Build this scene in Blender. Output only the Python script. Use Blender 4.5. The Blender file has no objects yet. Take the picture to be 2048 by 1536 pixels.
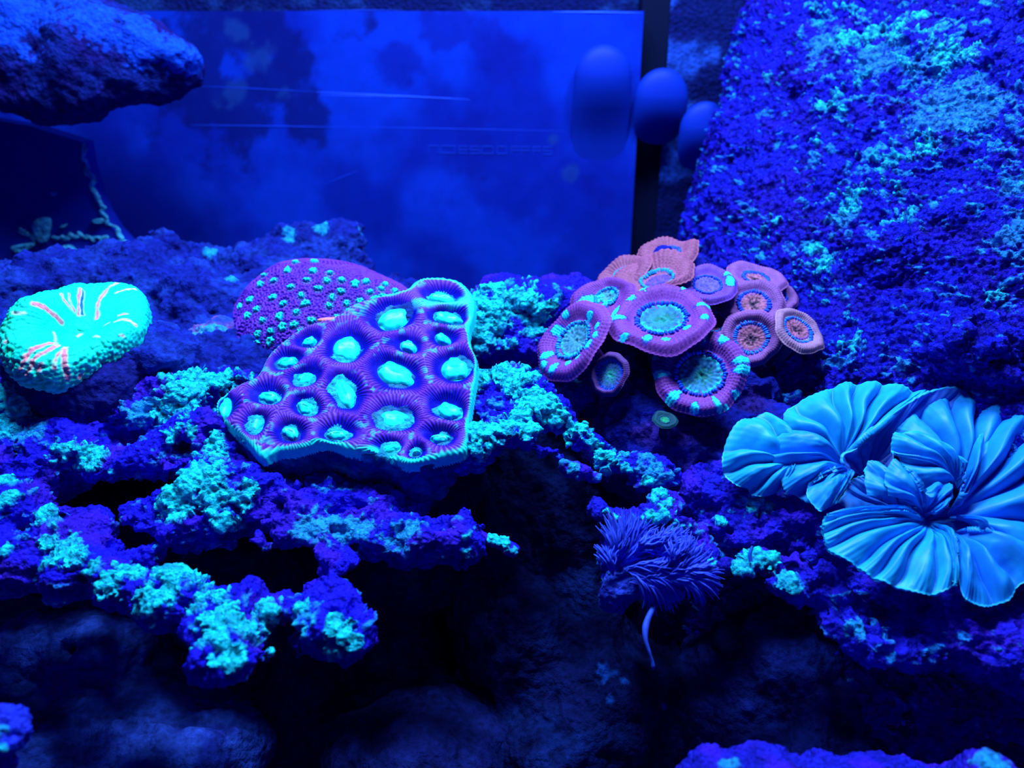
import bpy, math, random
import numpy as np
from mathutils import Vector
from mathutils.bvhtree import BVHTree

C = bpy.context.scene.collection
rng = np.random.default_rng(7)
R_ = random.Random(5)

# ------------------------------------------------------------------ camera, world, lamps, exposure
# one scene unit is ten centimetres
bpy.context.scene.unit_settings.scale_length = 0.1
FPX = 1577.0
PITCH = math.radians(22)
CAMZ = 2.6
cam = bpy.data.cameras.new('camera')
cam.sensor_width = 36
cam.lens = 36 * FPX / 2048
cam.clip_start = 0.02
co = bpy.data.objects.new('camera', cam)
C.objects.link(co)
co.location = (0, 0, CAMZ)
co.rotation_euler = (math.pi / 2 - PITCH, 0, 0)
cam.dof.use_dof = True
cam.dof.focus_distance = 2.65
cam.dof.aperture_fstop = 1.1
bpy.context.scene.camera = co

world = bpy.data.worlds.new('world')
bpy.context.scene.world = world
world.use_nodes = True
bg = world.node_tree.nodes['Background']
bg.inputs['Color'].default_value = (0.004, 0.05, 0.75, 1)
bg.inputs['Strength'].default_value = 0.20

LAMP_COL = (0.36, 0.70, 1.0)
for i, (x, y, e) in enumerate([(-1.15, 2.8, 235), (0.15, 3.2, 225), (1.5, 3.1, 235)]):
    l = bpy.data.lights.new('aquarium_lamp', 'AREA')
    l.shape = 'DISK'
    l.size = 0.9
    l.energy = e
    l.color = LAMP_COL
    lo = bpy.data.objects.new('aquarium_lamp', l)
    C.objects.link(lo)
    lo.location = (x, y, 5.6)
vs = bpy.context.scene.view_settings
vs.view_transform = 'Standard'
vs.look = 'None'
vs.gamma = 1
vs.use_curve_mapping = False
vs.exposure = 0.0

RIGHT = np.array([1.0, 0, 0])
FWD = np.array([0, math.cos(PITCH), -math.sin(PITCH)])
UP = np.array([0, math.sin(PITCH), math.cos(PITCH)])
EYE = np.array([0, 0, CAMZ])


# ------------------------------------------------------------------ measuring: photo coordinates -> points in the tank
def P(px, py, d):
    px = np.asarray(px, float)[..., None]
    py = np.asarray(py, float)[..., None]
    d = np.asarray(d, float)[..., None]
    return EYE + d * (FWD + (px - 1024) / FPX * RIGHT + (768 - py) / FPX * UP)


def PZ(px, py, z):
    r = FWD + (px - 1024) / FPX * RIGHT + (768 - py) / FPX * UP
    return EYE + r * ((z - CAMZ) / r[2])


def PY(px, py, y):
    r = FWD + (px - 1024) / FPX * RIGHT + (768 - py) / FPX * UP
    return EYE + r * (y / r[1])


def ray(px, py):
    r = FWD + (px - 1024) / FPX * RIGHT + (768 - py) / FPX * UP
    return r / np.linalg.norm(r)


def norm(v):
    v = np.asarray(v, float)
    return v / np.maximum(np.linalg.norm(v, axis=-1, keepdims=True), 1e-12)


# ------------------------------------------------------------------ noise
def _h(ix, iy, iz, seed):
    n = (ix.astype(np.uint32) * np.uint32(374761393) + iy.astype(np.uint32) * np.uint32(668265263)
         + iz.astype(np.uint32) * np.uint32(2147483647) + np.uint32((seed * 1274126177) & 0xffffffff))
    n = (n ^ (n >> np.uint32(13))) * np.uint32(1274126177)
    n = (n ^ (n >> np.uint32(15))) * np.uint32(2246822519)
    return (n ^ (n >> np.uint32(16))).astype(np.float32) / np.float32(4294967296.0)


def vnoise(p, scale, seed=0):
    q = p * scale + 1000.0
    i = np.floor(q).astype(np.int64)
    f = (q - i).astype(np.float32)
    f = f * f * f * (f * (f * 6 - 15) + 10)
    x, y, z = i[:, 0], i[:, 1], i[:, 2]
    r = 0
    for dx in (0, 1):
        wx = f[:, 0] if dx else 1 - f[:, 0]
        for dy in (0, 1):
            wy = f[:, 1] if dy else 1 - f[:, 1]
            for dz in (0, 1):
                wz = f[:, 2] if dz else 1 - f[:, 2]
                r = r + wx * wy * wz * _h(x + dx, y + dy, z + dz, seed)
    return r


ROT = np.array([[0.36, 0.48, -0.8], [-0.8, 0.6, 0.0], [0.48, 0.64, 0.6]])


def fbm(p, scale, octv=4, seed=0, gain=0.5):
    """0..1, mean 0.5"""
    a, s, t, q = 1.0, 0, 0, p
    for o in range(octv):
        s = s + a * vnoise(q, scale, seed + o * 17)
        t += a
        a *= gain
        scale *= 2.03
        q = q @ ROT.T
    return s / t


def worley(p, scale, seed=0):
    q = p * scale + 1000.0
    i = np.floor(q).astype(np.int64)
    f1 = np.full(len(p), 9.0)
    f2 = np.full(len(p), 9.0)
    for dx in (-1, 0, 1):
        for dy in (-1, 0, 1):
            for dz in (-1, 0, 1):
                x, y, z = i[:, 0] + dx, i[:, 1] + dy, i[:, 2] + dz
                d = np.sqrt((x + _h(x, y, z, seed) - q[:, 0]) ** 2 + (y + _h(x, y, z, seed + 1) - q[:, 1]) ** 2
                            + (z + _h(x, y, z, seed + 2) - q[:, 2]) ** 2)
                f2 = np.minimum(f2, np.maximum(d, f1))
                f1 = np.minimum(f1, d)
    return f1, f2


def sstep(a, b, x):
    t = np.clip((x - a) / (b - a), 0, 1)
    return t * t * (3 - 2 * t)


def mix(a, b, t):
    t = np.asarray(t)[..., None]
    return np.asarray(a) * (1 - t) + np.asarray(b) * t


def catmull(pts, n, closed=False):
    pts = np.asarray(pts, float)
    m = len(pts)
    if closed:
        ext = np.vstack([pts[-1], pts, pts[0], pts[1]])
        segs = m
    else:
        ext = np.vstack([2 * pts[0] - pts[1], pts, 2 * pts[-1] - pts[-2]])
        segs = m - 1
    u = np.linspace(0, segs, n, endpoint=not closed)
    i = np.minimum(u.astype(int), segs - 1)
    t = (u - i)[:, None]
    p0, p1, p2, p3 = ext[i], ext[i + 1], ext[i + 2], ext[i + 3]
    return 0.5 * (2 * p1 + (p2 - p0) * t + (2 * p0 - 5 * p1 + 4 * p2 - p3) * t * t + (3 * p1 - p0 - 3 * p2 + p3) * t ** 3)


# ------------------------------------------------------------------ mesh helpers
def subdivide(V, F):
    n = len(V)
    E = np.stack([F, np.roll(F, -1, 1)], 2).reshape(-1, 2)
    E = np.sort(E, 1)
    key = E[:, 0].astype(np.int64) * n + E[:, 1]
    uq, inv = np.unique(key, return_inverse=True)
    a, b = uq // n, uq % n
    em = (V[a] + V[b]) / 2
    fc = V[F].mean(1)
    inv = inv.reshape(-1, 4) + n
    c = np.arange(len(F)) + n + len(uq)
    V2 = np.vstack([V, em, fc])
    F2 = np.concatenate([np.stack([F[:, k], inv[:, k], c, inv[:, (k + 3) % 4]], 1) for k in range(4)])
    return smooth_mesh(V2, F2, 1, 0.5), F2


def smooth_mesh(V, F, it=1, lam=0.5):
    a = F.ravel()
    b = np.roll(F, -1, 1).ravel()
    n = len(V)
    cnt = np.maximum(np.bincount(a, minlength=n) + np.bincount(b, minlength=n), 1)
    for _ in range(it):
        s = np.stack([np.bincount(a, V[b, k], n) + np.bincount(b, V[a, k], n) for k in range(3)], 1) / cnt[:, None]
        V = V + (s - V) * lam
    return V


def normals(V, F):
    fn = np.cross(V[F[:, 2]] - V[F[:, 0]], V[F[:, 3]] - V[F[:, 1]])
    n = len(V)
    N = np.stack([sum(np.bincount(F[:, c], fn[:, k], n) for c in range(4)) for k in range(3)], 1)
    return norm(N)


def compact(V, F, *arrs):
    used = np.zeros(len(V), bool)
    used[F.ravel()] = True
    m = np.cumsum(used) - 1
    return (V[used], m[F]) + tuple(a[used] for a in arrs)


def mesh_np(name, V, F, col=None, smooth=True):
    me = bpy.data.meshes.new(name)
    V = np.asarray(V, np.float32)
    F = np.asarray(F, np.int32)
    k = F.shape[1]
    me.vertices.add(len(V))
    me.vertices.foreach_set('co', V.ravel())
    me.loops.add(F.size)
    me.loops.foreach_set('vertex_index', F.ravel())
    me.polygons.add(len(F))
    me.polygons.foreach_set('loop_start', np.arange(0, F.size, k, dtype=np.int32))
    me.polygons.foreach_set('loop_total', np.full(len(F), k, np.int32))
    me.polygons.foreach_set('use_smooth', np.full(len(F), smooth, bool))
    if col is not None:
        ca = me.color_attributes.new('Col', 'FLOAT_COLOR', 'POINT')
        c4 = np.ones((len(V), 4), np.float32)
        c4[:, :3] = np.clip(col, 0, 1)
        ca.data.foreach_set('color', c4.ravel())
    me.update(calc_edges=True)
    me.validate()
    return me


def tag(o, label=None, cat=None, group=None, kind=None):
    for k, v in (('label', label), ('category', cat), ('group', group), ('kind', kind)):
        if v:
            o[k] = v
    return o


def empty(name, loc, label, cat, group=None):
    o = bpy.data.objects.new(name, None)
    C.objects.link(o)
    o.location = tuple(loc)
    o.empty_display_size = 0.05
    return tag(o, label, cat, group)


def obj(name, V, F, mat, col=None, parent=None, origin=None, smooth=True):
    """one mesh object; V in world coordinates, origin at the parent or at the thing's own base"""
    V = np.asarray(V, float)
    if parent is not None:
        off = np.array(parent.get('_org', parent.location))
    elif origin is not None:
        off = np.asarray(origin, float)
    else:
        off = np.array([V[:, 0].mean(), V[:, 1].mean(), V[:, 2].min()])
    o = bpy.data.objects.new(name, mesh_np(name, V - off, F, col, smooth))
    C.objects.link(o)
    if parent is not None:
        o.parent = parent
        base = parent
        if parent.parent is not None:      # parent is a part that sits at its own parent's origin
            pass
    else:
        o.location = tuple(off)
    o.data.materials.append(mat)
    return o


def child(name, V, F, mat, col, thing, part=None, smooth=True):
    """a part (or, with part=..., a sub-part) given in world coordinates"""
    off = np.array(thing.location)
    o = bpy.data.objects.new(name, mesh_np(name, np.asarray(V, float) - off, F, col, smooth))
    C.objects.link(o)
    o.parent = part or thing
    o.data.materials.append(mat)
    return o


def grid_faces(nu, nv, wrap_u=False, flip=False):
    iu = np.arange(nu if wrap_u else nu - 1)
    iv = np.arange(nv - 1)
    a, b = np.meshgrid(iu, iv, indexing='ij')
    a2 = (a + 1) % nu
    F = np.stack([a * nv + b, a2 * nv + b, a2 * nv + b + 1, a * nv + b + 1], -1).reshape(-1, 4)
    return F[:, ::-1] if flip else F


def tube(path, rad, ns=6):
    path = np.asarray(path, float)
    rad = np.broadcast_to(np.asarray(rad, float), (len(path),))
    T = norm(np.gradient(path, axis=0))
    ref = np.array([0.3, 0.2, 0.93])
    A = norm(np.cross(T, ref))
    B = np.cross(T, A)
    th = np.linspace(0, 2 * math.pi, ns, endpoint=False)
    V = path[:, None] + rad[:, None, None] * (A[:, None] * np.cos(th)[None, :, None] + B[:, None] * np.sin(th)[None, :, None])
    V = V.transpose(1, 0, 2).reshape(-1, 3)
    F = grid_faces(ns, len(path), True)
    return V, F


def box(c, sx, sy, sz):
    x, y, z = c
    V = np.array([[x + a * sx / 2, y + b * sy / 2, z + e * sz / 2] for a in (-1, 1) for b in (-1, 1) for e in (-1, 1)])
    F = np.array([[0, 1, 3, 2], [4, 6, 7, 5], [0, 4, 5, 1], [2, 3, 7, 6], [0, 2, 6, 4], [1, 5, 7, 3]])
    return V, F


def join(parts):
    Vs, Fs, n = [], [], 0
    for V, F in parts:
        Vs.append(V)
        Fs.append(np.asarray(F) + n)
        n += len(V)
    return np.vstack(Vs), np.vstack(Fs)


# ------------------------------------------------------------------ materials (procedural)
def mat_flesh(name, rough=0.5, scale=60, bump=0.3, dist=0.004, spec=0.3, vary=0.25, voro=0.0, vscale=40, transl=0.0):
    m = bpy.data.materials.new(name)
    m.use_nodes = True
    nt = m.node_tree
    N, L = nt.nodes, nt.links
    b = N['Principled BSDF']
    b.inputs['Roughness'].default_value = rough
    b.inputs['Specular IOR Level'].default_value = spec
    at = N.new('ShaderNodeAttribute')
    at.attribute_name = 'Col'
    tc = N.new('ShaderNodeTexCoord')
    no = N.new('ShaderNodeTexNoise')
    no.inputs['Scale'].default_value = scale
    no.inputs['Detail'].default_value = 5
    no.inputs['Roughness'].default_value = 0.65
    L.new(tc.outputs['Object'], no.inputs['Vector'])
    mr = N.new('ShaderNodeMapRange')
    mr.inputs['From Min'].default_value = 0.3
    mr.inputs['From Max'].default_value = 0.7
    mr.inputs['To Min'].default_value = 1 - vary
    mr.inputs['To Max'].default_value = 1 + vary
    L.new(no.outputs['Fac'], mr.inputs['Value'])
    mx = N.new('ShaderNodeMix')
    mx.data_type = 'RGBA'
    mx.blend_type = 'MULTIPLY'
    mx.inputs['Factor'].default_value = 1
    L.new(at.outputs['Color'], mx.inputs['A'])
    L.new(mr.outputs['Result'], mx.inputs['B'])
    L.new(mx.outputs['Result'], b.inputs['Base Color'])
    h = no.outputs['Fac']
    if voro > 0:
        vo = N.new('ShaderNodeTexVoronoi')
        vo.inputs['Scale'].default_value = vscale
        L.new(tc.outputs['Object'], vo.inputs['Vector'])
        ma = N.new('ShaderNodeMath')
        ma.operation = 'MULTIPLY_ADD'
        ma.inputs[1].default_value = -voro
        L.new(vo.outputs['Distance'], ma.inputs[0])
        L.new(h, ma.inputs[2])
        h = ma.outputs[0]
    bp = N.new('ShaderNodeBump')
    bp.inputs['Strength'].default_value = bump
    bp.inputs['Distance'].default_value = dist
    L.new(h, bp.inputs['Height'])
    L.new(bp.outputs['Normal'], b.inputs['Normal'])
    if transl > 0:
        tr = N.new('ShaderNodeBsdfTranslucent')
        L.new(mx.outputs['Result'], tr.inputs['Color'])
        ms = N.new('ShaderNodeMixShader')
        ms.inputs[0].default_value = transl
        L.new(b.outputs[0], ms.inputs[1])
        L.new(tr.outputs[0], ms.inputs[2])
        L.new(ms.outputs[0], N['Material Output'].inputs['Surface'])
    return m


M_ROCK = mat_flesh('rock', 0.6, 55, 0.9, 0.02, 0.08, 0.5, 0.6, 70)
M_DARK = mat_flesh('dark_rock', 0.8, 40, 0.8, 0.02, 0.05, 0.5, 0.5, 45)
M_WALLROCK = mat_flesh('wall_rock', 0.5, 45, 1.0, 0.03, 0.10, 0.45, 0.7, 42)
M_CORAL = mat_flesh('coral_flesh', 0.55, 110, 0.25, 0.004, 0.08, 0.15)
M_TEAL = mat_flesh('teal_flesh', 0.6, 70, 0.6, 0.006, 0.1, 0.12, 0.5, 60)
M_POLYP = mat_flesh('polyp_flesh', 0.55, 90, 0.35, 0.005, 0.10, 0.22)
M_LEAF = mat_flesh('leaf_flesh', 0.45, 14, 0.15, 0.006, 0.3, 0.1, transl=0.22)
M_PANE = mat_flesh('pane', 0.3, 9, 0.05, 0.004, 0.2, 0.12)
M_SAND = mat_flesh('sand', 0.9, 60, 0.6, 0.02, 0.1, 0.3)
M_TUFT = mat_flesh('tuft', 0.6, 60, 0.1, 0.003, 0.2, 0.3)
M_PLAIN = mat_flesh('smooth_plastic', 0.5, 8, 0.02, 0.003, 0.08, 0.06)


# ------------------------------------------------------------------ solid shapes from distance fields
class Blob:
    """ellipsoid: measured centre, half-sizes across, up (photo units) and deep (scene units)"""
    def __init__(s, px, py, d, rx, ry=None, rz=None):
        s.c = P(px, py, d)
        k = d / FPX
        ry = rx * 0.85 if ry is None else ry
        s.r = np.array([rx * k, ry * k, rx * k if rz is None else rz])

    def f(s, p):
        q = p - s.c
        q = np.stack([q @ RIGHT, q @ UP, q @ FWD], -1)
        a = np.linalg.norm(q / s.r, axis=-1)
        b = np.linalg.norm(q / s.r ** 2, axis=-1)
        return a * (a - 1) / np.maximum(b, 1e-6)

    def ext(s):
        e = np.abs(RIGHT) * s.r[0] + np.abs(UP) * s.r[1] + np.abs(FWD) * s.r[2]
        return s.c - e, s.c + e


class Ball:
    def __init__(s, c, r):
        s.c = np.asarray(c, float)
        s.r = np.broadcast_to(np.asarray(r, float), (3,)).copy()

    def f(s, p):
        q = p - s.c
        a = np.linalg.norm(q / s.r, axis=-1)
        b = np.linalg.norm(q / s.r ** 2, axis=-1)
        return a * (a - 1) / np.maximum(b, 1e-6)

    def ext(s):
        return s.c - s.r, s.c + s.r


def smin(a, b, k):
    h = np.maximum(k - np.abs(a - b), 0) / k
    return np.minimum(a, b) - h * h * k * 0.25


EDGES = [(0, 1), (2, 3), (4, 5), (6, 7), (0, 2), (1, 3), (4, 6), (5, 7), (0, 4), (1, 5), (2, 6), (3, 7)]
CORN = np.array([[i >> 2 & 1, i >> 1 & 1, i & 1] for i in range(8)])


def surface_nets(f, org, cell):
    nx, ny, nz = f.shape
    s = f < 0
    c = [s[a:nx - 1 + a, b:ny - 1 + b, e:nz - 1 + e] for a, b, e in CORN]
    any_ = np.logical_or.reduce(c)
    all_ = np.logical_and.reduce(c)
    act = any_ & ~all_
    I = np.argwhere(act)
    idx = np.full(act.shape, -1, np.int64)
    idx[act] = np.arange(len(I))
    vals = np.stack([f[I[:, 0] + a, I[:, 1] + b, I[:, 2] + e] for a, b, e in CORN], 0)
    pos = np.zeros((len(I), 3))
    cnt = np.zeros(len(I))
    for a, b in EDGES:
        m = (vals[a] < 0) != (vals[b] < 0)
        t = np.where(m, vals[a] / np.where(m, vals[a] - vals[b], 1), 0)
        p = CORN[a] + t[:, None] * (CORN[b] - CORN[a])
        pos += p * m[:, None]
        cnt += m
    V = org + (I + pos / cnt[:, None]) * cell
    Fs = []
    for ax in range(3):
        o1, o2 = [(1, 2), (2, 0), (0, 1)][ax]
        lo = [slice(None)] * 3
        hi = [slice(None)] * 3
        lo[ax] = slice(0, -1)
        hi[ax] = slice(1, None)
        for o in (o1, o2):
            lo[o] = slice(1, -1)
            hi[o] = slice(1, -1)
        A, B = s[tuple(lo)], s[tuple(hi)]
        E = np.argwhere(A != B)
        inside = A[E[:, 0], E[:, 1], E[:, 2]]
        E = E.copy()
        E[:, o1] += 1
        E[:, o2] += 1

        def cell_(d1, d2):
            q = E.copy()
            q[:, o1] -= d1
            q[:, o2] -= d2
            return idx[q[:, 0], q[:, 1], q[:, 2]]
        Q = np.stack([cell_(1, 1), cell_(0, 1), cell_(0, 0), cell_(1, 0)], 1)
        Q[~inside] = Q[~inside][:, ::-1]
        Fs.append(Q)
    return V, np.vstack(Fs)


def solid(blobs=(), holes=(), cell=0.014, k=0.05, kh=0.03, amp=((6, 0.05), (16, 0.02)), sub=1, field=None, lo=None, hi=None,
          seed=0, cut=None, cull=False):
    """vertices and quads of a smooth union of blobs, less the holes, roughened by noise"""
    m = 0.06
    if lo is None:
        ex = [b.ext() for b in blobs]
        lo = np.min([e[0] for e in ex], 0) - m
        hi = np.max([e[1] for e in ex], 0) + m
    lo, hi = np.asarray(lo, float), np.asarray(hi, float)
    n = np.ceil((hi - lo) / cell).astype(int) + 1
    ax = [lo[i] + cell * np.arange(n[i]) for i in range(3)]
    f = np.full(tuple(n), 0.5)

    def region(b, pad):
        a, e = b.ext()
        s = []
        for i in range(3):
            i0 = max(0, int((a[i] - pad - lo[i]) / cell))
            i1 = min(n[i], int((e[i] + pad - lo[i]) / cell) + 2)
            if i1 <= i0:
                return None, None
            s.append(slice(i0, i1))
        g = np.stack(np.meshgrid(*[ax[i][s[i]] for i in range(3)], indexing='ij'), -1)
        return tuple(s), g
    if field is not None:
        g = np.stack(np.meshgrid(*ax, indexing='ij'), -1)
        f = np.minimum(field(g.reshape(-1, 3)).reshape(f.shape), 0.5)
    for b in blobs:
        s, g = region(b, 0.12)
        if s is not None:
            f[s] = smin(f[s], b.f(g), k)
    for b in holes:
        s, g = region(b, 0.06)
        if s is not None:
            f[s] = -smin(-f[s], b.f(g), kh)
    band = np.argwhere(np.abs(f) < 0.16)
    pts = lo + band * cell
    d = 0
    for i, (sc, a) in enumerate(amp):
        d = d + a * 2 * (fbm(pts, sc, 2, seed + i * 31) - 0.5)
    f[band[:, 0], band[:, 1], band[:, 2]] += d
    f[0], f[-1], f[:, 0], f[:, -1], f[:, :, 0], f[:, :, -1] = [0.5] * 6
    V, F = surface_nets(f, lo, cell)
    V = smooth_mesh(V, F, 1, 0.4)
    if cull:
        N = normals(V, F)
        vis = (N * norm(EYE - V)).sum(1) > -0.35
        F = F[vis[F].any(1)]
        V, F = compact(V, F)
    for _ in range(sub):
        V, F = subdivide(V, F)
    return V, F


def bvh(V, F):
    return BVHTree.FromPolygons(V.tolist(), F.tolist())


def hit(tree, px, py):
    loc, nor, i, d = tree.ray_cast(Vector(EYE), Vector(ray(px, py)))
    return (None, None) if loc is None else (np.array(loc), np.array(nor))


BLUE = np.array((0.012, 0.006, 0.62))
VIOLET = np.array((0.045, 0.008, 0.55))
NAVY = np.array((0.006, 0.010, 0.16))
CRUST = np.array((0.012, 0.76, 0.92))
CRUST2 = np.array((0.02, 0.42, 0.9))


def rock(name, V, F, mat, patches=(), soft=(), seed=0, base=BLUE, base2=VIOLET, fine=(0.014, 0.010), lump=0.010, lscale=52,
         label=None, cat='rock', group=None, parent=None, crust=CRUST, kind=None, thr=0.30, ncr=1.0, softc=CRUST2 * 0.75, flake_glints=0.0, pits=0.0):
    """fine relief, then crusts of pale growth, part painted-in light on upward faces: patches = (x, y, radius) measured in the photograph"""
    tree = bvh(V, F)
    N = normals(V, F)
    n1 = fbm(V, 22, 3, seed)
    n2 = fbm(V, 58, 3, seed + 5, 0.65)
    f1, f2 = worley(V, lscale, seed + 9)
    m = np.full(len(V), -1.0)
    ms = np.full(len(V), -1.0)
    for lst, arr in ((patches, m), (soft, ms)):
        for px, py, r in lst:
            h, nn = hit(tree, px, py)
            if h is None:
                continue
            rr = r / FPX * np.dot(h - EYE, FWD)
            np.maximum(arr, 1 - np.linalg.norm(V - h, axis=1) / rr, out=arr)
    nz = 1.5 * (fbm(V, 14, 3, seed + 3) - 0.5) + 1.3 * (n2 - 0.5) - 0.3 * (f1 - 0.45)
    mm = sstep(thr, thr + 0.16, m + ncr * nz + 0.22 * (N[:, 2] - 0.3)) * (m > -0.9)  # crust spreads further on upward faces, painting in the light from above
    s2 = sstep(0.25, 0.5, ms + 0.9 * nz) * (ms > -0.9)
    bub = 1 - np.clip(f1 * 1.25, 0, 1) ** 2
    disp = fine[0] * 2 * (n1 - 0.5) + fine[1] * 2 * (n2 - 0.5) + lump * bub * (0.35 + 0.65 * mm) * 0.8 + 0.006 * mm
    if pits:
        disp = disp - 0.026 * pits * sstep(0.57, 0.72, fbm(V, 17, 2, seed + 71)) * (1 - mm) + 0.010 * pits * (fbm(V, 110, 2, seed + 73) - 0.5)
    V2 = V + N * disp[:, None]
    cvar = fbm(V, 9, 3, seed + 21)
    col = mix(base, base2, sstep(0.45, 0.7, cvar))
    col = col * (0.55 + 0.9 * n1)[:, None]
    col = mix(col, softc, 0.85 * s2)
    if flake_glints:  # pale crust flecks on the ledges; on the boulder, glints painted in
        fl = fbm(V * np.array((0.7, 0.7, 1.9)), 26, 3, seed + 61, 0.6) + 0.25 * (fbm(V, 3, 2, seed + 63) - 0.5) + (0.06 * (V[:, 0] - 1.45) if flake_glints == 1.0 else 0)
        fl = sstep(0.725 - 0.08 * flake_glints, 0.80 - 0.08 * flake_glints, fl)
        col = mix(col, (0.02, 0.30, 0.9), 0.8 * fl)
        V2 = V2 + N * (0.008 * fl)[:, None]
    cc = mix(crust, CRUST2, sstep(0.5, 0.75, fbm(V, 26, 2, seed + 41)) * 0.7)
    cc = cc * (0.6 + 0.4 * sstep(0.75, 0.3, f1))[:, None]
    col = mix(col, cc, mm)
    if parent is not None:
        return child(name, V2, F, mat, col, parent)
    # each larger crust or painted bright top is a part of its own
    fm = np.maximum(mm, s2)[F].min(1) > 0.5
    lab_ = np.arange(len(V2))
    Fc = F[fm]
    if len(Fc):
        while True:
            new = lab_.copy()
            mn = lab_[Fc].min(1)
            for k in range(4):
                np.minimum.at(new, Fc[:, k], mn)
            new = new[new]
            if (new == lab_).all():
                break
            lab_ = new
        fl_ = lab_[Fc[:, 0]]
        ids, cnt = np.unique(fl_, return_counts=True)
        big = ids[np.argsort(-cnt)][:24]
        big = [b for b in big if (fl_ == b).sum() >= 160]
        keep = np.ones(len(F), bool)
        src = np.flatnonzero(fm)
        crusts = []
        for b in big:
            sel = src[fl_ == b]
            keep[sel] = False
            crusts.append(compact(V2, F[sel], col))
        Vb, Fb, cb = compact(V2, F[keep], col)
    else:
        crusts = []
        Vb, Fb, cb = V2, F, col
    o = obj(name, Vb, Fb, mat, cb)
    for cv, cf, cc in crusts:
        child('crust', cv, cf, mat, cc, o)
    return tag(o, label, cat, group, kind)


# ------------------------------------------------------------------ the tank: floor, panes
YB = 4.9
V = np.array([[x, y, 0.0] for x in np.linspace(-3.4, 3.4, 120) for y in np.linspace(0.9, 5.4, 80)])
V[:, 2] += 0.06 * (fbm(V, 3, 3, 4) - 0.5)
F = grid_faces(120, 80)
o = obj('floor', V, F, M_SAND, np.tile(np.array((0.004, 0.008, 0.07)), (len(V), 1)), origin=(0, 3, 0))
tag(o, kind='structure')

# back pane: a thick blue panel whose right edge stops short of the dark corner
xr = PY(1288, 20, YB)[0]
zt = PY(900, 22, YB)[2]
nx, nz_ = 300, 200
gx = np.linspace(-3.4, xr, nx)
gz = np.linspace(-0.1, zt, nz_)
V = np.array([[x, YB, z] for x in gx for z in gz])
F = grid_faces(nx, nz_)
cn = fbm(V, 2.2, 4, 3)
col = mix((0.003, 0.012, 0.30), (0.003, 0.026, 0.46), sstep(0.35, 0.65, cn))


def stain(col, V, pts, c, thr=0.3, y=YB, seed=0, a=0.85):
    m = np.full(len(V), -1.0)
    for px, py, r in pts:
        h = PY(px, py, y)
        rr = r / FPX * np.dot(h - EYE, FWD)
        np.maximum(m, 1 - np.linalg.norm(V - h, axis=1) / rr, out=m)
    nz = 2.6 * (fbm(V, 5, 5, seed, 0.6) - 0.5)
    return mix(col, c, a * sstep(thr - 0.25, thr + 0.25, m + nz))


DK = (0.003, 0.006, 0.13)
col = stain(col, V, [(500, 60, 190), (430, 190, 130), (560, 150, 110), (600, 230, 70), (520, 250, 60)], DK, 0.25, seed=11)
col = stain(col, V, [(790, 120, 60), (1000, 100, 70), (1165, 375, 60), (950, 300, 90), (880, 60, 60)], (0.004, 0.008, 0.24), 0.35, seed=12, a=0.7)
col = stain(col, V, [(480, 60, 30), (520, 110, 40), (470, 190, 40), (560, 190, 30), (1140, 345, 26), (1105, 280, 18)], (0.01, 0.04, 0.26), 0.5, seed=13, a=0.6)
back = obj('wall_back', V, F, M_PANE, col, origin=(0, YB, 0))
tag(back, kind='structure')
# panel thickness
tV, tF = box(((xr - 3.4) / 2, YB + 0.06, zt / 2 - 0.05), xr + 3.4, 0.11, zt + 0.09)
child('pane_body', tV, tF, M_PANE, np.tile((0.004, 0.015, 0.3), (8, 1)), back, smooth=False)


def strip(px0, py0, px1, py1, h, c, name='pale_streak', y=YB, par=None):
    a, b = PY(px0, py0, y), PY(px1, py1, y)
    n = 14
    t = np.linspace(0, 1, n)[:, None]
    p = a * (1 - t) + b * t
    r = 0.55 * h / FPX * 5 * np.sin(np.linspace(0.25, math.pi - 0.25, n)) * (0.8 + 0.4 * rng.random(n))
    Vv, Ff = tube(p, r, 5)
    return child(name, Vv, Ff, M_PLAIN, np.tile(c, (len(Vv), 1)), par or back)


for a in [(632, 184, 940, 199, 2.0), (640, 190, 900, 196, 1.2), (400, 172, 640, 184, 1.4), (380, 250, 720, 255, 1.8), (700, 254, 1130, 262, 1.4),
          (1105, 24, 1284, 26, 2.6), (620, 21, 800, 20, 1.6), (650, 368, 720, 340, 1.5)]:  # two top strips draw the pane's lit upper edge; the rest are pale streaks
    strip(*a, (0.03, 0.10, 0.95) if a[0] in (632, 640, 1105) else (0.006, 0.04, 0.6))


# faint mirrored lettering on the pane, built from thin strokes
GLYPH = {'7': ['a', 'c0'], 'N': ['a', 'l', 'r'], 'O': ['a', 'd', 'l', 'r'], 'E': ['a', 'd', 'm', 'l'], 'S': ['a', 'd', 'm', 'lu', 'rd'],
         'F': ['a', 'm', 'l']}
parts = []
for ch, x0, x1 in [('N', 857, 877), ('O', 881, 910), ('E', 918, 935), ('S', 940, 960), ('O', 964, 986), ('O', 994, 1013), ('F', 1022, 1039), ('F', 1042, 1060),
                   ('F', 1066, 1082), ('S', 1087, 1103)]:
    y0, y1 = 292 + (x0 - 857) * 0.012, 306 + (x0 - 857) * 0.012
    ym = (y0 + y1) / 2
    segs = {'a': (x0, y0, x1, y0), 'd': (x0, y1, x1, y1), 'm': (x0, ym, x1, ym), 'l': (x0, y0, x0, y1), 'r': (x1, y0, x1, y1),
            'lu': (x0, y0, x0, ym), 'rd': (x1, ym, x1, y1)}
    for g in GLYPH[ch]:
        s = segs[g]
        p = np.linspace(PY(s[0], s[1], YB - 0.002), PY(s[2], s[3], YB - 0.002), 3)
        parts.append(tube(p, 0.0018, 4))
Vv, Ff = join(parts)
child('lettering', Vv, Ff, M_PLAIN, np.tile((0.008, 0.045, 0.6), (len(Vv), 1)), back)

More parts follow.
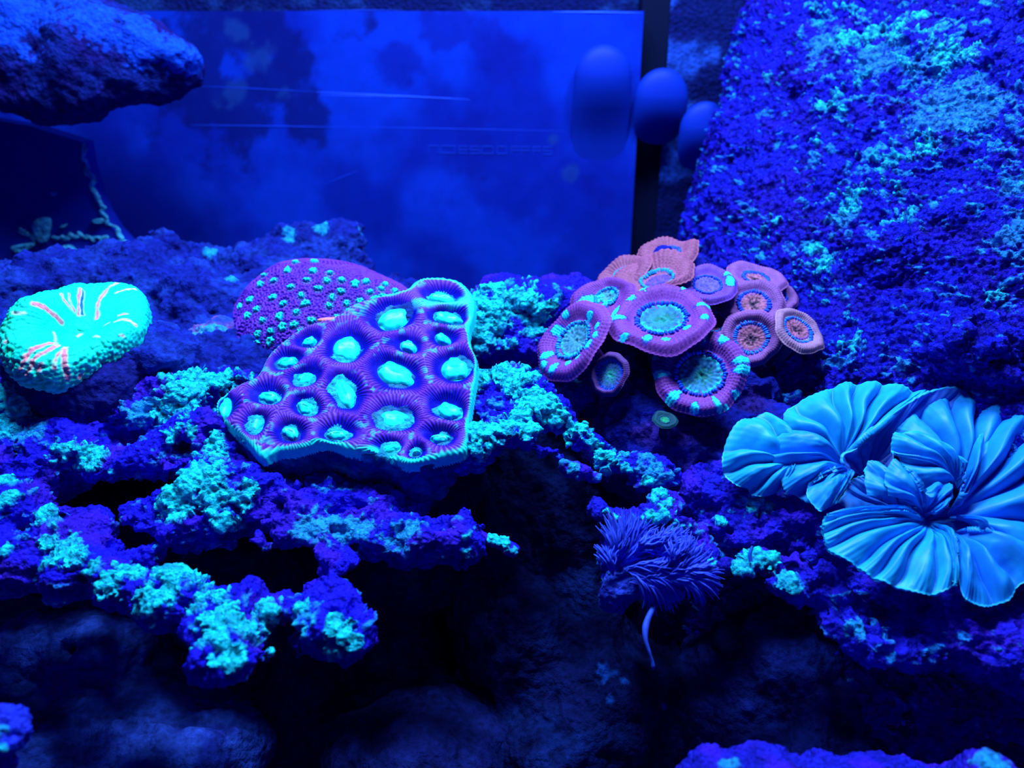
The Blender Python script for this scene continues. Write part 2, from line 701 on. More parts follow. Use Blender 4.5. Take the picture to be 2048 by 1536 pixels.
# the corner gap, its shade drawn as a near-black strip, and the side beyond it
x0, x1 = PY(1288, 200, YB)[0], PY(1325, 200, YB + 0.3)[0]
sv, sf = box(((x0 + x1) / 2 + 0.03, YB + 0.22, 1.6), x1 - x0 + 0.1, 0.16, 3.6)
o = obj('gap_shade_1', sv, sf, M_PLAIN, np.tile((0.002, 0.004, 0.03), (8, 1)), smooth=False)
tag(o, kind='structure')
gx = np.linspace(x1 - 0.02, 3.6, 140)
gz = np.linspace(-0.1, 3.6, 160)
V = np.array([[x, YB + 0.12 - 0.15 * sstep(0, 1, (x - x1)), z] for x in gx for z in gz])
F = grid_faces(140, 160)
V[:, 1] += 0.05 * (fbm(V, 5, 3, 8) - 0.5)
cn = fbm(V, 6, 5, 9)
col = mix((0.003, 0.006, 0.10), (0.012, 0.05, 0.42), sstep(0.52, 0.68, cn))
o = obj('wall_right', V, F, M_DARK, col, origin=(1, YB, 0))
tag(o, kind='structure')
# the dark pane above and behind the panel
gx = np.linspace(-3.6, x1 + 0.1, 160)
gz = np.linspace(zt - 0.4, 4.0, 60)
V = np.array([[x, YB + 0.3, z] for x in gx for z in gz])
F = grid_faces(160, 60)
cn = fbm(V, 5, 4, 19)
o = obj('wall_top', V, F, M_DARK, mix((0.003, 0.006, 0.10), (0.008, 0.03, 0.22), sstep(0.5, 0.7, cn)), origin=(0, YB + 0.3, zt))
tag(o, kind='structure')

# dark side panel at the left, its sloping edge lined with a pale worm crust
YL = 4.35
pl = [(-260, 200), (60, 252), (165, 285), (172, 330), (190, 390), (207, 430), (228, 462), (268, 505), (300, 600), (-260, 640)]
fr = np.array([PY(x, y, YL) for x, y in pl])
bk = fr + np.array([0, 0.12, 0])
n = len(pl)
Vp = np.vstack([fr, bk, fr.mean(0), bk.mean(0)])
Fp = [[i, i, (i + 1) % n, 2 * n] for i in range(0)]
tri = []
for i in range(n):
    j = (i + 1) % n
    tri += [[2 * n, j, i], [2 * n + 1, n + i, n + j], [i, j, n + i], [j, n + j, n + i]]
wl = obj('wall_left', Vp, np.array(tri), M_PANE, np.tile((0.008, 0.02, 0.42), (len(Vp), 1)), smooth=False)
tag(wl, kind='structure')


def crust_worm(pts, rad, y, par, name, c=(0.10, 0.55, 0.92)):
    p = catmull([PY(a, b, y) for a, b in pts], 70)
    s = np.linspace(0, 9, 70)
    p[:, 0] += 0.012 * np.sin(s * 5.1) + 0.006 * np.sin(s * 11)
    p[:, 2] += 0.010 * np.sin(s * 4.3 + 1)
    q = np.stack([s, s * 0, s * 0], 1)
    Vv, Ff = tube(p, rad * (0.6 + 0.9 * vnoise(q, 3.1, 2)), 8)
    Vv[:, 1] = y + (Vv[:, 1] - y) * 0.5
    return child(name, Vv, Ff, M_DARK, np.tile(c, (len(Vv), 1)), par)


def crust_leaf(pts, y, par, name='crust_patch', c=(0.08, 0.48, 0.88)):
    w = catmull([PY(a, b, y) for a, b in pts], 48, True)
    cen = w.mean(0)
    rings = [1.0, 0.97, 0.8, 0.5, 0.2, 0.0]
    hs = [0, 0.012, 0.02, 0.022, 0.018, 0.014]
    Vv = np.concatenate([[cen + (p - cen) * r + np.array([0, -h, 0]) for p in w] for r, h in zip(rings, hs)])
    Vv = Vv.reshape(len(rings), 48, 3).transpose(1, 0, 2).reshape(-1, 3)
    Vv[:, 1] -= 0.012 * (fbm(Vv, 30, 2, 5) - 0.5)
    return child(name, Vv, grid_faces(48, len(rings), True), M_DARK, mix(np.array(c) * 0.6, np.array(c) * 1.2, fbm(Vv, 30, 3, 3)), par)


crust_worm([(166, 292), (168, 322), (182, 352), (192, 390), (204, 412), (208, 434), (232, 462), (268, 500)], 0.011, YL - 0.005, wl, 'worm_crust')
crust_worm([(105, 478), (130, 474), (160, 470), (185, 478), (214, 476)], 0.009, YL - 0.005, wl, 'worm_crust')
crust_worm([(38, 460), (54, 468), (74, 480)], 0.006, YL - 0.005, wl, 'worm_crust')
for lp in ([(78, 436), (102, 438), (100, 470), (92, 486), (78, 484), (64, 452)], [(26, 492), (70, 485), (66, 496), (40, 508), (28, 502)],
           [(222, 482), (242, 484), (262, 512), (248, 514), (228, 500)], [(122, 496), (142, 490), (160, 502), (200, 508), (240, 512), (200, 526), (150, 524)],
           [(186, 440), (206, 436), (206, 446), (190, 446)], [(122, 452), (134, 448), (132, 454), (124, 455)], [(104, 384), (114, 386), (110, 392)]):
    crust_leaf(lp, YL - 0.003, wl)

# ------------------------------------------------------------------ reflections at the back pane, added as solid blue rounded knobs
GK = None
for (px, py, r, hh, y, lab) in [(1207, 158, 58, 200, 4.80, 'tall smooth blue reflection built as a rounded knob on the back pane, left of the dark corner gap'),
                                (1325, 200, 54, 160, 4.80, 'middle smooth blue reflection built as a rounded knob in front of the dark corner gap'),
                                (1412, 262, 50, 150, 4.72, 'low smooth blue reflection built as a rounded knob, half hidden by the big blue rock wall')]:
    c = PY(px, py, y)
    k = np.dot(c - EYE, FWD) / FPX
    rr = r * k
    th = np.linspace(0, 2 * math.pi, 40, endpoint=False)
    # a blunt bump that leans out of the pane at its top and sinks back into it lower down
    al = np.linspace(0.03, math.pi / 2, 12)
    prof = np.array([(math.sin(a_), 1.1 * math.cos(a_), 1.0) for a_ in al] + [(1.02, -0.5, .9), (1.04, -1.0, .66), (1.03, -1.6, .4), (1.0, -2.2, .2), (0.95, -hh / r, .05)])
    if px > 1250:
        prof = np.vstack([prof[:12], [(1.0, -0.5, .85), (0.97, -0.9, .6), (0.85, -1.25, .35), (0.6, -1.5, .15), (0.3, -1.62, .05), (0.001, -1.66, 0)]])
    Vv = np.array([[c[0] + rr * a_ * math.cos(t_), c[1] + 0.12 + 0.45 * rr * a_ * w_ * math.sin(t_) - 0.5 * rr * w_, c[2] + rr * b_] for t_ in th for a_, b_, w_ in prof])
    o = obj('knob_reflection', Vv, grid_faces(40, len(prof), True, True), M_PLAIN, np.tile((0.003, 0.020, 0.36), (len(Vv), 1)))
    tag(o, lab, 'knob', 'reflections built as rounded knobs by the corner')

# ------------------------------------------------------------------ big blue rock wall at the right
a, b, c_ = P(1480, 0, 4.15), P(2048, 0, 3.15), P(1620, 760, 2.98)
n1_ = norm(np.cross(b - a, c_ - a))
if np.dot(n1_, EYE - a) < 0:
    n1_ = -n1_
e0, e1, e2 = P(1500, 0, 4.15), P(1372, 480, 3.5), P(1500, 0, 5.6)
n2_ = norm(np.cross(e1 - e0, e2 - e0))
if n2_[0] > 0:
    n2_ = -n2_


def wall_field(p):
    f1 = (p - a) @ n1_
    f2 = (p - e0) @ n2_
    kk = 0.22
    h = np.maximum(kk - np.abs(f1 - f2), 0) / kk
    return np.maximum(f1, f2) + h * h * kk * 0.25


wb = [Blob(1640, 700, 3.05, 60, 60), Blob(1600, 760, 3.0, 55, 60), Blob(1690, 760, 2.92, 60, 70), Blob(1560, 720, 3.08, 55), Blob(1660, 820, 2.9, 70),
      Blob(1960, 700, 2.62, 90, 70), Blob(1800, 520, 3.04, 90, 60), Blob(1560, 830, 2.98, 50, 60)]
wh = [Blob(1628, 790, 2.82, 22, 36, 0.12), Blob(1925, 668, 2.62, 12, 26, 0.08), Blob(1760, 690, 2.75, 45, 6, 0.05), Blob(2000, 590, 2.62, 70, 7, 0.06),
      Blob(1960, 575, 2.68, 40, 6, 0.05), Blob(1850, 800, 2.6, 60, 7, 0.05), Blob(1900, 90, 3.3, 40, 6, 0.05), Blob(2020, 730, 2.5, 40, 8, 0.05)]
V, F = solid(wb, wh, 0.024, 0.09, 0.03, ((3, 0.05), (9, 0.03), (22, 0.016)), 2, wall_field, (0.65, 1.7, 0.35), (2.5, 4.86, 3.35), seed=5, cull=True)
wp = [(1880, 115, 60), (1860, 105, 40), (1635, 287, 18), (1660, 205, 22), (1720, 30, 30), (1740, 75, 40), (1700, 85, 30), (1780, 65, 40), (1640, 525, 40), (1630, 505, 34), (1640, 570, 36),
      (1800, 320, 46), (1830, 300, 30), (1750, 315, 26), (1800, 430, 34), (1700, 410, 40), (1560, 455, 28), (1545, 165, 26), (1720, 165, 24),
      (1690, 225, 14), (1660, 30, 30), (1630, 30, 26), (1850, 30, 24), (2000, 590, 22), (1690, 660, 30), (1700, 695, 34), (1660, 400, 24), (1850, 60, 28)]
wsoft = [(1900, 210, 90), (1960, 225, 90), (1870, 125, 80), (2030, 460, 60), (2030, 380, 40), (1520, 235, 20), (1690, 440, 50), (1650, 90, 60), (1760, 110, 70)]
rock('boulder', V, F, M_WALLROCK, wp, wsoft, 51, base=(0.005, 0.004, 0.46), base2=(0.012, 0.002, 0.40), fine=(0.030, 0.022), lump=0.014, lscale=40, flake_glints=1.0,
     label='huge bright blue rough rock face filling the right side behind the corals', thr=0.62, ncr=1.9, crust=np.array((0.015, 0.52, 0.9)), softc=np.array((0.02, 0.20, 0.62)))

# ------------------------------------------------------------------ background rocks
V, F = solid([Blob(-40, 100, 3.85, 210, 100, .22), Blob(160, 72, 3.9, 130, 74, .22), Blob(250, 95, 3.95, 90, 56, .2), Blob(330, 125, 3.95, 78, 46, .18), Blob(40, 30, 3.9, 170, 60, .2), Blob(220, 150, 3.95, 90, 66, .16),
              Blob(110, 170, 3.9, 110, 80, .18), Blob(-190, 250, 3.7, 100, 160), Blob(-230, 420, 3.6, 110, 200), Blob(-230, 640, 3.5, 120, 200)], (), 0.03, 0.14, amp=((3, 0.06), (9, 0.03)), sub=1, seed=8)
rock('rock_outcrop', V, F, M_DARK, [], [(20, 20, 110), (90, 20, 100), (150, 20, 90), (200, 30, 90), (250, 60, 80), (300, 85, 70), (350, 105, 60), (385, 120, 45), (280, 110, 50), (20, 60, 60)], 61, base=(0.006, 0.012, 0.18), base2=(0.010, 0.006, 0.14), fine=(0.016, 0.008), lump=0.003, softc=np.array((0.006, 0.06, 0.7)),  # softc paints lamplight along the top; dark base tones paint the face's shade
     label='large blurred rock outcrop jutting in at the upper left, with a lit blue top painted in')
V, F = solid([Blob(60, 612, 3.6, 220, 96), Blob(-60, 640, 3.4, 160, 100), Blob(250, 600, 3.7, 200, 100), Blob(360, 530, 3.95, 70, 62), Blob(420, 640, 3.6, 180, 100),
              Blob(640, 530, 4.0, 90, 85), Blob(560, 560, 3.95, 110, 80), Blob(760, 600, 4.0, 90, 45), Blob(330, 740, 3.3, 260, 100), Blob(90, 760, 3.2, 220, 120),
              Blob(600, 760, 3.4, 220, 160), Blob(860, 640, 3.9, 110, 60), Blob(690, 470, 4.05, 35, 25)],
             (), 0.026, 0.12, amp=((3, 0.07), (8, 0.05), (20, 0.02)), sub=1, seed=15, cull=True)
rock('reef_rock', V, F, M_DARK, [], [(365, 465, 40), (400, 480, 26), (420, 505, 20), (640, 455, 20), (580, 470, 16), (720, 460, 14), (460, 560, 12)], 71,
     base=(0.006, 0.012, 0.22), base2=(0.01, 0.03, 0.30), fine=(0.03, 0.014), lump=0.03, lscale=16,
     label='broad dim navy reef rock behind the teal and purple dome corals')

V, F = solid([Blob(990, 640, 3.25, 80, 75), Blob(1060, 620, 3.3, 80, 55), Blob(1120, 610, 3.35, 70, 45), Blob(1010, 575, 3.45, 45, 32), Blob(1140, 585, 3.45, 60, 28),
              Blob(960, 690, 3.2, 70, 50), Blob(1060, 690, 3.3, 90, 40), Blob(1180, 640, 3.4, 60, 60)], [Blob(1045, 625, 3.12, 26, 9, 0.06), Blob(1010, 672, 3.12, 22, 8, 0.06)],
             0.013, 0.06, amp=((6, 0.03), (18, 0.018)), sub=1, seed=21)
rock('live_rock', V, F, M_ROCK, [(960, 610, 60), (990, 610, 60), (1020, 610, 50), (970, 660, 60), (1000, 640, 50), (1060, 600, 40), (1080, 632, 40), (1060, 650, 34), (1100, 610, 26), (1020, 690, 20), (950, 680, 50)],
     [(1010, 565, 30), (1140, 575, 20), (1110, 590, 30)], 81, label='cyan crusted rock lump between the green-eyed brain coral and the pink polyps', thr=0.22)


# ------------------------------------------------------------------ left rock shelf with holes
def dS(px, py):
    return 2.78 - (py - 780) * 0.00150 + 0.00002 * (px - 300)


def shelf(px, py, rx, ry=None, off=0.0, rz=None):
    return Blob(px, py, dS(px, py) + off + rx * 0.8 / FPX * 2.4, rx, ry, rz)


sb = [shelf(*t) for t in [(-20, 800, 90), (70, 830, 80, 60), (-30, 930, 100), (80, 930, 90), (20, 1030, 90), (60, 1110, 80, 62), (-20, 1130, 80, 60), (130, 1150, 55, 40), (160, 900, 70),
                          (170, 1040, 55, 45), (140, 1080, 60), (210, 1130, 55, 50), (250, 1170, 45, 40), (280, 830, 70, 55), (370, 800, 60, 42), (440, 770, 60, 30, .05), (480, 790, 60, 60, .1),
                          (300, 790, 60, 40, .04), (240, 930, 60, 40), (310, 920, 60, 45), (400, 870, 70, 55), (470, 900, 60, 70), (290, 1010, 55, 40), (390, 990, 85, 75, -.03), (470, 1000, 60, 70, -.01),
                          (420, 1060, 60, 36), (310, 1090, 40, 50), (360, 1050, 50), (540, 1010, 60, 55, .05), (600, 1050, 60, 42, .05), (680, 1070, 60, 44, .05), (760, 1080, 60, 44, .05),
                          (840, 1080, 60, 44, .05), (910, 1075, 45, 42, .04), (930, 1090, 32, 44, .02), (640, 1000, 90, 55, .12), (760, 1010, 90, 50, .12), (300, 1190, 46, 44), (350, 1180, 50, 50), (400, 1190, 50, 45), (450, 1180, 46, 40), (340, 1225, 40, 32),
                          (480, 1165, 42, 34), (520, 1200, 46, 40), (550, 1190, 30, 36), (440, 1240, 50, 45), (470, 1270, 55, 60), (450, 1330, 40, 38), (480, 1320, 36, 36), (420, 1270, 32, 40),
                          (520, 1240, 55, 46), (590, 1250, 60, 50), (650, 1260, 60, 48), (690, 1270, 56, 44), (640, 1210, 50, 42), (620, 1160, 46, 40), (670, 1130, 50, 30, .03), (510, 1120, 28, 44),
                          (560, 1075, 55, 26, .03), (540, 1305, 14, 12), (415, 1330, 16, 20)]]
sh = [Blob(px, py, dS(px, py) - 0.02, rx, ry, rz) for px, py, rx, ry, rz in
      [(200, 985, 100, 34, .2), (330, 965, 50, 18, .12), (236, 1092, 52, 24, .16), (458, 1108, 60, 52, .3), (570, 1150, 64, 46, .3), (232, 880, 44, 28, .2), (352, 895, 26, 18, .1),
       (40, 900, 26, 22, .12), (170, 1162, 50, 14, .1), (540, 1012, 26, 18, .1), (430, 1160, 30, 18, .12), (500, 1215, 14, 22, .1), (30, 1065, 20, 12, .08), (100, 1040, 18, 10, .08), (540, 1290, 50, 26, .2), (590, 1110, 40, 14, .1),
       (640, 1170, 16, 12, .08), (370, 1100, 22, 18, .1), (260, 1010, 40, 14, .1), (300, 1130, 24, 20, .12)]]
V, F = solid(sb, sh, 0.0125, 0.05, 0.025, ((5, 0.03), (14, 0.022), (34, 0.012)), 1, seed=33)
sp = [(130, 910, 40), (160, 915, 44), (185, 925, 30), (225, 945, 26), (280, 950, 28), (345, 790, 40), (400, 775, 50), (450, 765, 50), (330, 850, 30), (360, 860, 30), (380, 870, 24), (430, 890, 30), (440, 910, 30),
      (400, 940, 50), (370, 970, 60), (420, 960, 70), (360, 1000, 50), (430, 1000, 60), (480, 1000, 40), (500, 980, 30), (440, 1050, 40), (470, 1050, 26), (330, 1010, 30), (10, 960, 26), (15, 1000, 26), (10, 1100, 22), (95, 1030, 26), (60, 1055, 16),
      (100, 1080, 30), (140, 1085, 26), (120, 1110, 36), (150, 1120, 30), (185, 1140, 26), (215, 1170, 40), (270, 1150, 24), (240, 1180, 30), (300, 1190, 50), (290, 1220, 40), (340, 1180, 40), (350, 1150, 34), (390, 1160, 40),
      (400, 1200, 34), (440, 1190, 30), (480, 1160, 36), (500, 1150, 24), (530, 1115, 18), (450, 1240, 56), (430, 1270, 50), (480, 1250, 46), (530, 1245, 40), (470, 1310, 36), (450, 1320, 26), (440, 1290, 30),
      (550, 1180, 22), (600, 1215, 26), (540, 1225, 26), (610, 1260, 30), (670, 1265, 46), (700, 1280, 30), (660, 1300, 30), (570, 1280, 22), (930, 1075, 16), (935, 1105, 20), (540, 1307, 10), (270, 1240, 16), (20, 800, 60), (-5, 860, 40), (40, 770, 40)]
ssoft = [(290, 830, 60), (330, 830, 60), (380, 905, 40), (60, 760, 60), (600, 1220, 60), (700, 1060, 60), (640, 1040, 60), (800, 1070, 60), (60, 860, 60)]
rock('live_rock', V, F, M_ROCK, sp, ssoft, 91, label='pitted rock ledge under the teal and green-eyed corals, crusted cyan along its front', pits=1.0, flake_glints=0.55, thr=0.27, lump=0.009, lscale=56)

V, F = solid([Blob(968, 1072, 2.45, 10, 8), Blob(985, 1082, 2.43, 13, 11), Blob(1005, 1090, 2.42, 15, 13), Blob(1025, 1100, 2.41, 15, 14), Blob(930, 1060, 2.5, 20, 14), Blob(950, 1066, 2.47, 12, 9)], (), 0.006, 0.02, amp=((20, 0.006), (50, 0.004)), sub=1, seed=36)
rock('rock_shard', V, F, M_ROCK, [(1010, 1090, 18), (1028, 1100, 14), (985, 1080, 12)], [], 93, label='small finger of cyan tipped rock poking out right of the left ledge', thr=0.25, lump=0.008, lscale=60, fine=(0.006, 0.003))

# ------------------------------------------------------------------ middle ridge of rock
rb = [Blob(985, 775, 2.9, 46, 34), Blob(1020, 765, 2.85, 50, 36), Blob(1062, 785, 2.76, 46, 34), Blob(1090, 815, 2.7, 44, 32), Blob(1060, 840, 2.66, 46, 34), Blob(1125, 845, 2.66, 36, 26),
      Blob(1160, 875, 2.63, 34, 24), Blob(1190, 900, 2.62, 28, 22), Blob(1215, 925, 2.6, 26, 30), Blob(1250, 930, 2.62, 34, 24), Blob(1290, 940, 2.62, 36, 24), Blob(1330, 950, 2.64, 30, 22),
      Blob(1290, 965, 2.6, 34, 16), Blob(995, 832, 2.78, 56, 40), Blob(1010, 870, 2.62, 56, 30), Blob(960, 890, 2.6, 46, 34), Blob(1060, 875, 2.6, 34, 20), Blob(1100, 900, 2.58, 26, 16),
      Blob(1130, 925, 2.57, 28, 22), Blob(1160, 940, 2.57, 26, 14), Blob(1190, 955, 2.57, 16, 10), Blob(920, 920, 2.62, 40, 20), Blob(1110, 775, 3.0, 56, 34), Blob(1160, 800, 3.05, 60, 40), Blob(1212, 950, 2.6, 14, 22)]
rh = [Blob(1110, 880, 2.53, 44, 9, .1), Blob(1160, 908, 2.5, 46, 11, .12), Blob(975, 810, 2.5, 34, 12, .06)]
V, F = solid(rb, rh, 0.010, 0.04, 0.02, ((6, 0.02), (16, 0.016), (40, 0.009)), 1, seed=43)
rp = [(960, 765, 30), (1010, 745, 40), (1040, 760, 44), (1070, 790, 44), (1095, 815, 44), (1060, 810, 30), (1050, 830, 30), (1120, 840, 34), (1150, 860, 34), (970, 860, 40), (1010, 860, 44), (1050, 855, 36),
      (980, 890, 36), (1140, 880, 20), (1175, 885, 22), (1205, 870, 16), (1220, 920, 34), (1215, 945, 22), (1250, 940, 24), (1250, 910, 20), (1290, 960, 16), (1195, 900, 16), (960, 905, 30), (1140, 940, 12)]
rock('live_rock', V, F, M_ROCK, rp, [(1160, 760, 50), (1130, 790, 40), (1300, 940, 60), (1140, 935, 30)], 95, label='bright cyan crusted rock ridge running down to the right of the green-eyed coral', pits=0.7, flake_glints=0.7, thr=0.20, lump=0.009, lscale=56)

# ------------------------------------------------------------------ rock that carries the pink polyps and the ruffled coral
V, F = solid([Blob(1250, 800, 3.05, 100, 80), Blob(1370, 770, 3.1, 110, 110), Blob(1480, 790, 3.05, 100, 80), Blob(1550, 720, 3.2, 80, 80), Blob(1400, 640, 3.25, 120, 90), Blob(1290, 640, 3.25, 100, 70),
              Blob(1500, 640, 3.25, 80, 60), Blob(1180, 720, 3.1, 70, 60), Blob(1300, 900, 2.98, 140, 90), Blob(1430, 930, 2.9, 140, 110), Blob(1560, 930, 2.85, 120, 130), Blob(1330, 560, 3.35, 80, 60)],
             (), 0.02, 0.1, amp=((4, 0.05), (11, 0.035), (26, 0.016)), sub=1, seed=52)
rock('reef_rock', V, F, M_DARK, [], [(1555, 800, 30)], 97, base=(0.006, 0.008, 0.22), base2=(0.03, 0.01, 0.2), fine=(0.02, 0.01), lump=0.02, lscale=22,
     label='dark rock mound carrying the cluster of pink polyps')

kb = [Blob(1195, 1010, 2.5, 16, 12), Blob(1220, 1030, 2.48, 30, 16), Blob(1245, 1040, 2.46, 24, 18), Blob(1330, 1005, 2.5, 34, 24), Blob(1330, 1040, 2.46, 48, 30), Blob(1300, 1040, 2.46, 30, 24), Blob(1380, 1060, 2.46, 34, 22),
      Blob(1440, 1050, 2.48, 26, 18), Blob(1480, 1050, 2.52, 26, 14), Blob(1260, 1120, 2.5, 60, 60), Blob(1340, 1120, 2.48, 70, 56), Blob(1400, 1120, 2.45, 50, 40), Blob(1230, 1180, 2.46, 36, 28),
      Blob(1430, 1130, 2.36, 24, 18), Blob(1480, 1135, 2.34, 36, 22), Blob(1530, 1125, 2.34, 34, 24), Blob(1570, 1120, 2.36, 30, 14), Blob(1570, 1170, 2.3, 40, 32), Blob(1600, 1190, 2.28, 36, 34), Blob(1640, 1160, 2.32, 50, 40),
      Blob(1690, 1230, 2.28, 56, 50), Blob(1730, 1280, 2.22, 56, 46), Blob(1780, 1290, 2.24, 56, 40), Blob(1840, 1280, 2.3, 70, 50), Blob(1900, 1270, 2.3, 80, 50), Blob(1990, 1290, 2.24, 80, 60), Blob(2070, 1310, 2.2, 80, 70),
      Blob(1500, 1060, 2.62, 120, 70), Blob(1620, 1080, 2.6, 130, 90), Blob(1760, 1170, 2.52, 130, 90), Blob(1900, 1220, 2.5, 160, 90), Blob(1440, 980, 2.72, 120, 70), Blob(1560, 1010, 2.66, 40, 24),
      Blob(1600, 1030, 2.5, 60, 22), Blob(1650, 1050, 2.46, 40, 24)]
kh = [Blob(1835, 1288, 2.12, 26, 18, .1), Blob(1960, 1305, 2.08, 26, 14, .1), Blob(1780, 1265, 2.12, 18, 10, .08), Blob(1910, 1270, 2.12, 26, 18, .1)]
V, F = solid(kb, kh, 0.011, 0.045, 0.02, ((6, 0.025), (16, 0.016), (36, 0.008)), 1, seed=63)
kp = [(1325, 990, 24), (1335, 1005, 26), (1310, 1000, 20), (1300, 1038, 18), (1330, 1035, 24), (1310, 1045, 16), (1350, 1050, 18), (1335, 1065, 14), (1365, 1055, 14), (1445, 1045, 14), (1217, 1025, 13), (1230, 1037, 14), (1428, 1128, 16),
      (1470, 1135, 24), (1490, 1132, 30), (1520, 1120, 26), (1540, 1118, 22), (1580, 1165, 24), (1590, 1180, 20), (1510, 1012, 14), (1545, 1012, 12), (1380, 1050, 10)]
rock('live_rock', V, F, M_ROCK, kp, [(1400, 1055, 30), (1590, 1165, 40), (1720, 1250, 30), (1530, 1010, 20)], 99, base=(0.012, 0.008, 0.5), label='right rock ledge below the ruffled blue coral, with small cyan crusts on its rim', pits=1.0, flake_glints=0.4, thr=0.24, lump=0.009, lscale=56)

# ------------------------------------------------------------------ deep rocks in the shade under the ledges
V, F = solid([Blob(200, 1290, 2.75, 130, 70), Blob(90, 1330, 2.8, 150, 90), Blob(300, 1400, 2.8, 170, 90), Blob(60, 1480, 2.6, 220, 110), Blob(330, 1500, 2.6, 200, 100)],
             [Blob(65, 1290, 2.5, 14, 26, .1), Blob(138, 1308, 2.55, 9, 8, .1), Blob(165, 1365, 2.5, 28, 14, .1), Blob(187, 1253, 2.55, 8, 6, .1), Blob(40, 1260, 2.6, 40, 8, .1)], 0.022, 0.1, amp=((4, 0.04), (12, 0.02)), sub=1, seed=72)
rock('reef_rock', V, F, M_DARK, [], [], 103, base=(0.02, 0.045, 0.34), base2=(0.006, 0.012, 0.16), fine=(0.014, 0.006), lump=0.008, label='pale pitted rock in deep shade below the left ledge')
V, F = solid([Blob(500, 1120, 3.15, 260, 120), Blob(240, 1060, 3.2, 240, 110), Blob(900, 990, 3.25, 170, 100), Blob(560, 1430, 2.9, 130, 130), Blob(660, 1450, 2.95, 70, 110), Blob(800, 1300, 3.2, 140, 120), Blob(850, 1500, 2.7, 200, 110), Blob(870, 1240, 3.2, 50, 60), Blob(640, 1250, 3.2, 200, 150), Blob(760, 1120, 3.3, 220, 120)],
             (), 0.026, 0.1, amp=((4, 0.05), (12, 0.02)), sub=1, seed=74)
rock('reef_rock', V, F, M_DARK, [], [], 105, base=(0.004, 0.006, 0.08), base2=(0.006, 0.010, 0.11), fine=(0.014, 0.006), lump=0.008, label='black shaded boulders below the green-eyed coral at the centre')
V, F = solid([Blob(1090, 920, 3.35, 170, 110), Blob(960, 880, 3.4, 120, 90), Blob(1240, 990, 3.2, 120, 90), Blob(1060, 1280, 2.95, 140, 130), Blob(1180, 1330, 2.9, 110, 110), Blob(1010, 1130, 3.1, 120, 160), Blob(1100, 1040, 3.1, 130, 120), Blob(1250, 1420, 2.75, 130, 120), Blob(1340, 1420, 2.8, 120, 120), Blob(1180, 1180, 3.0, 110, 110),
              Blob(1110, 1500, 2.7, 140, 80), Blob(1200, 1290, 2.78, 50, 40)],
             (), 0.026, 0.1, amp=((4, 0.05), (12, 0.025)), sub=1, seed=76)
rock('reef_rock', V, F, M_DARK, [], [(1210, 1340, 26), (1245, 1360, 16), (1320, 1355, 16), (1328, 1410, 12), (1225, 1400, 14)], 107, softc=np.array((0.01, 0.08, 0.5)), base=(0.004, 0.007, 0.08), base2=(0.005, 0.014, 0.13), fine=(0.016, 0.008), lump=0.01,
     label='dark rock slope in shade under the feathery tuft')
V, F = solid([Blob(1560, 1340, 2.75, 190, 150), Blob(1450, 1420, 2.7, 130, 130), Blob(1800, 1420, 2.6, 200, 120), Blob(2000, 1420, 2.5, 160, 140), Blob(1620, 1480, 2.6, 200, 90), Blob(1700, 1330, 2.8, 160, 120)],
             [Blob(1780, 1470, 2.4, 60, 22, .15)], 0.026, 0.1, amp=((4, 0.05), (12, 0.03)), sub=1, seed=78)
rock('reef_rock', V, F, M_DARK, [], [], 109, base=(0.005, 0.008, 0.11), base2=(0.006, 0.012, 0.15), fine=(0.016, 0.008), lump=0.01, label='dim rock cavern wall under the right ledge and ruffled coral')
V, F = solid([Blob(1500, 1570, 1.95, 110, 62), Blob(1620, 1590, 1.95, 130, 60), Blob(1420, 1590, 1.98, 80, 50), Blob(1980, 1560, 1.9, 70, 56), Blob(1800, 1620, 1.9, 200, 60)], (), 0.015, 0.08, amp=((5, 0.03), (16, 0.016), (34, 0.008)), sub=1, seed=82)
rock('live_rock', V, F, M_ROCK, [], [(1450, 1525, 30), (1980, 1520, 40)], 111, base=(0.012, 0.01, 0.45), label='low blue rock along the bottom edge below the right cavern')
V, F = solid([Blob(5, 1450, 1.8, 30, 30), Blob(18, 1470, 1.8, 22, 30), Blob(8, 1495, 1.8, 18, 22), Blob(-30, 1480, 1.8, 50, 60), Blob(-10, 1540, 1.83, 40, 70)], (), 0.007, 0.03, amp=((10, 0.012), (30, 0.008)), sub=1, seed=84)
rock('live_rock', V, F, M_ROCK, [(10, 1488, 10)], [(5, 1455, 26)], 113, base=(0.02, 0.03, 0.7), base2=(0.2, 0.03, 0.55), label='small bright blue rock knob at the bottom left corner', lump=0.012)

# ------------------------------------------------------------------ green-eyed purple brain coral (flat topped slab)
qa, qb, qc = P(523, 915, 2.50), P(935, 900, 2.50), P(900, 556, 3.06)
pn = norm(np.cross(qb - qa, qc - qa))
if pn[2] < 0:
    pn = -pn
pe1 = norm(qb - qa)
pe2 = np.cross(pn, pe1)


def plane_st(px, py):
    r = ray(px, py)
    t = np.dot(qa - EYE, pn) / np.dot(r, pn)
    h = EYE + r * t - qa
    return np.array([h @ pe1, h @ pe2])


outl = [(523, 918), (490, 880), (455, 850), (432, 822), (436, 796), (470, 772), (512, 752), (530, 722), (545, 700), (575, 680), (610, 655), (650, 640), (680, 630), (706, 612), (740, 598), (775, 590), (812, 580),
        (828, 566), (848, 557), (880, 555), (912, 560), (935, 574), (948, 598), (948, 630), (938, 665), (941, 690), (952, 715), (953, 745), (946, 790), (938, 840), (936, 880), (928, 902), (890, 914), (850, 924), (815, 927), (785, 918),
        (762, 906), (735, 905), (700, 903), (668, 890), (640, 886), (600, 896), (560, 902), (540, 912)]
OST = catmull([plane_st(*p) for p in outl], 260, True)


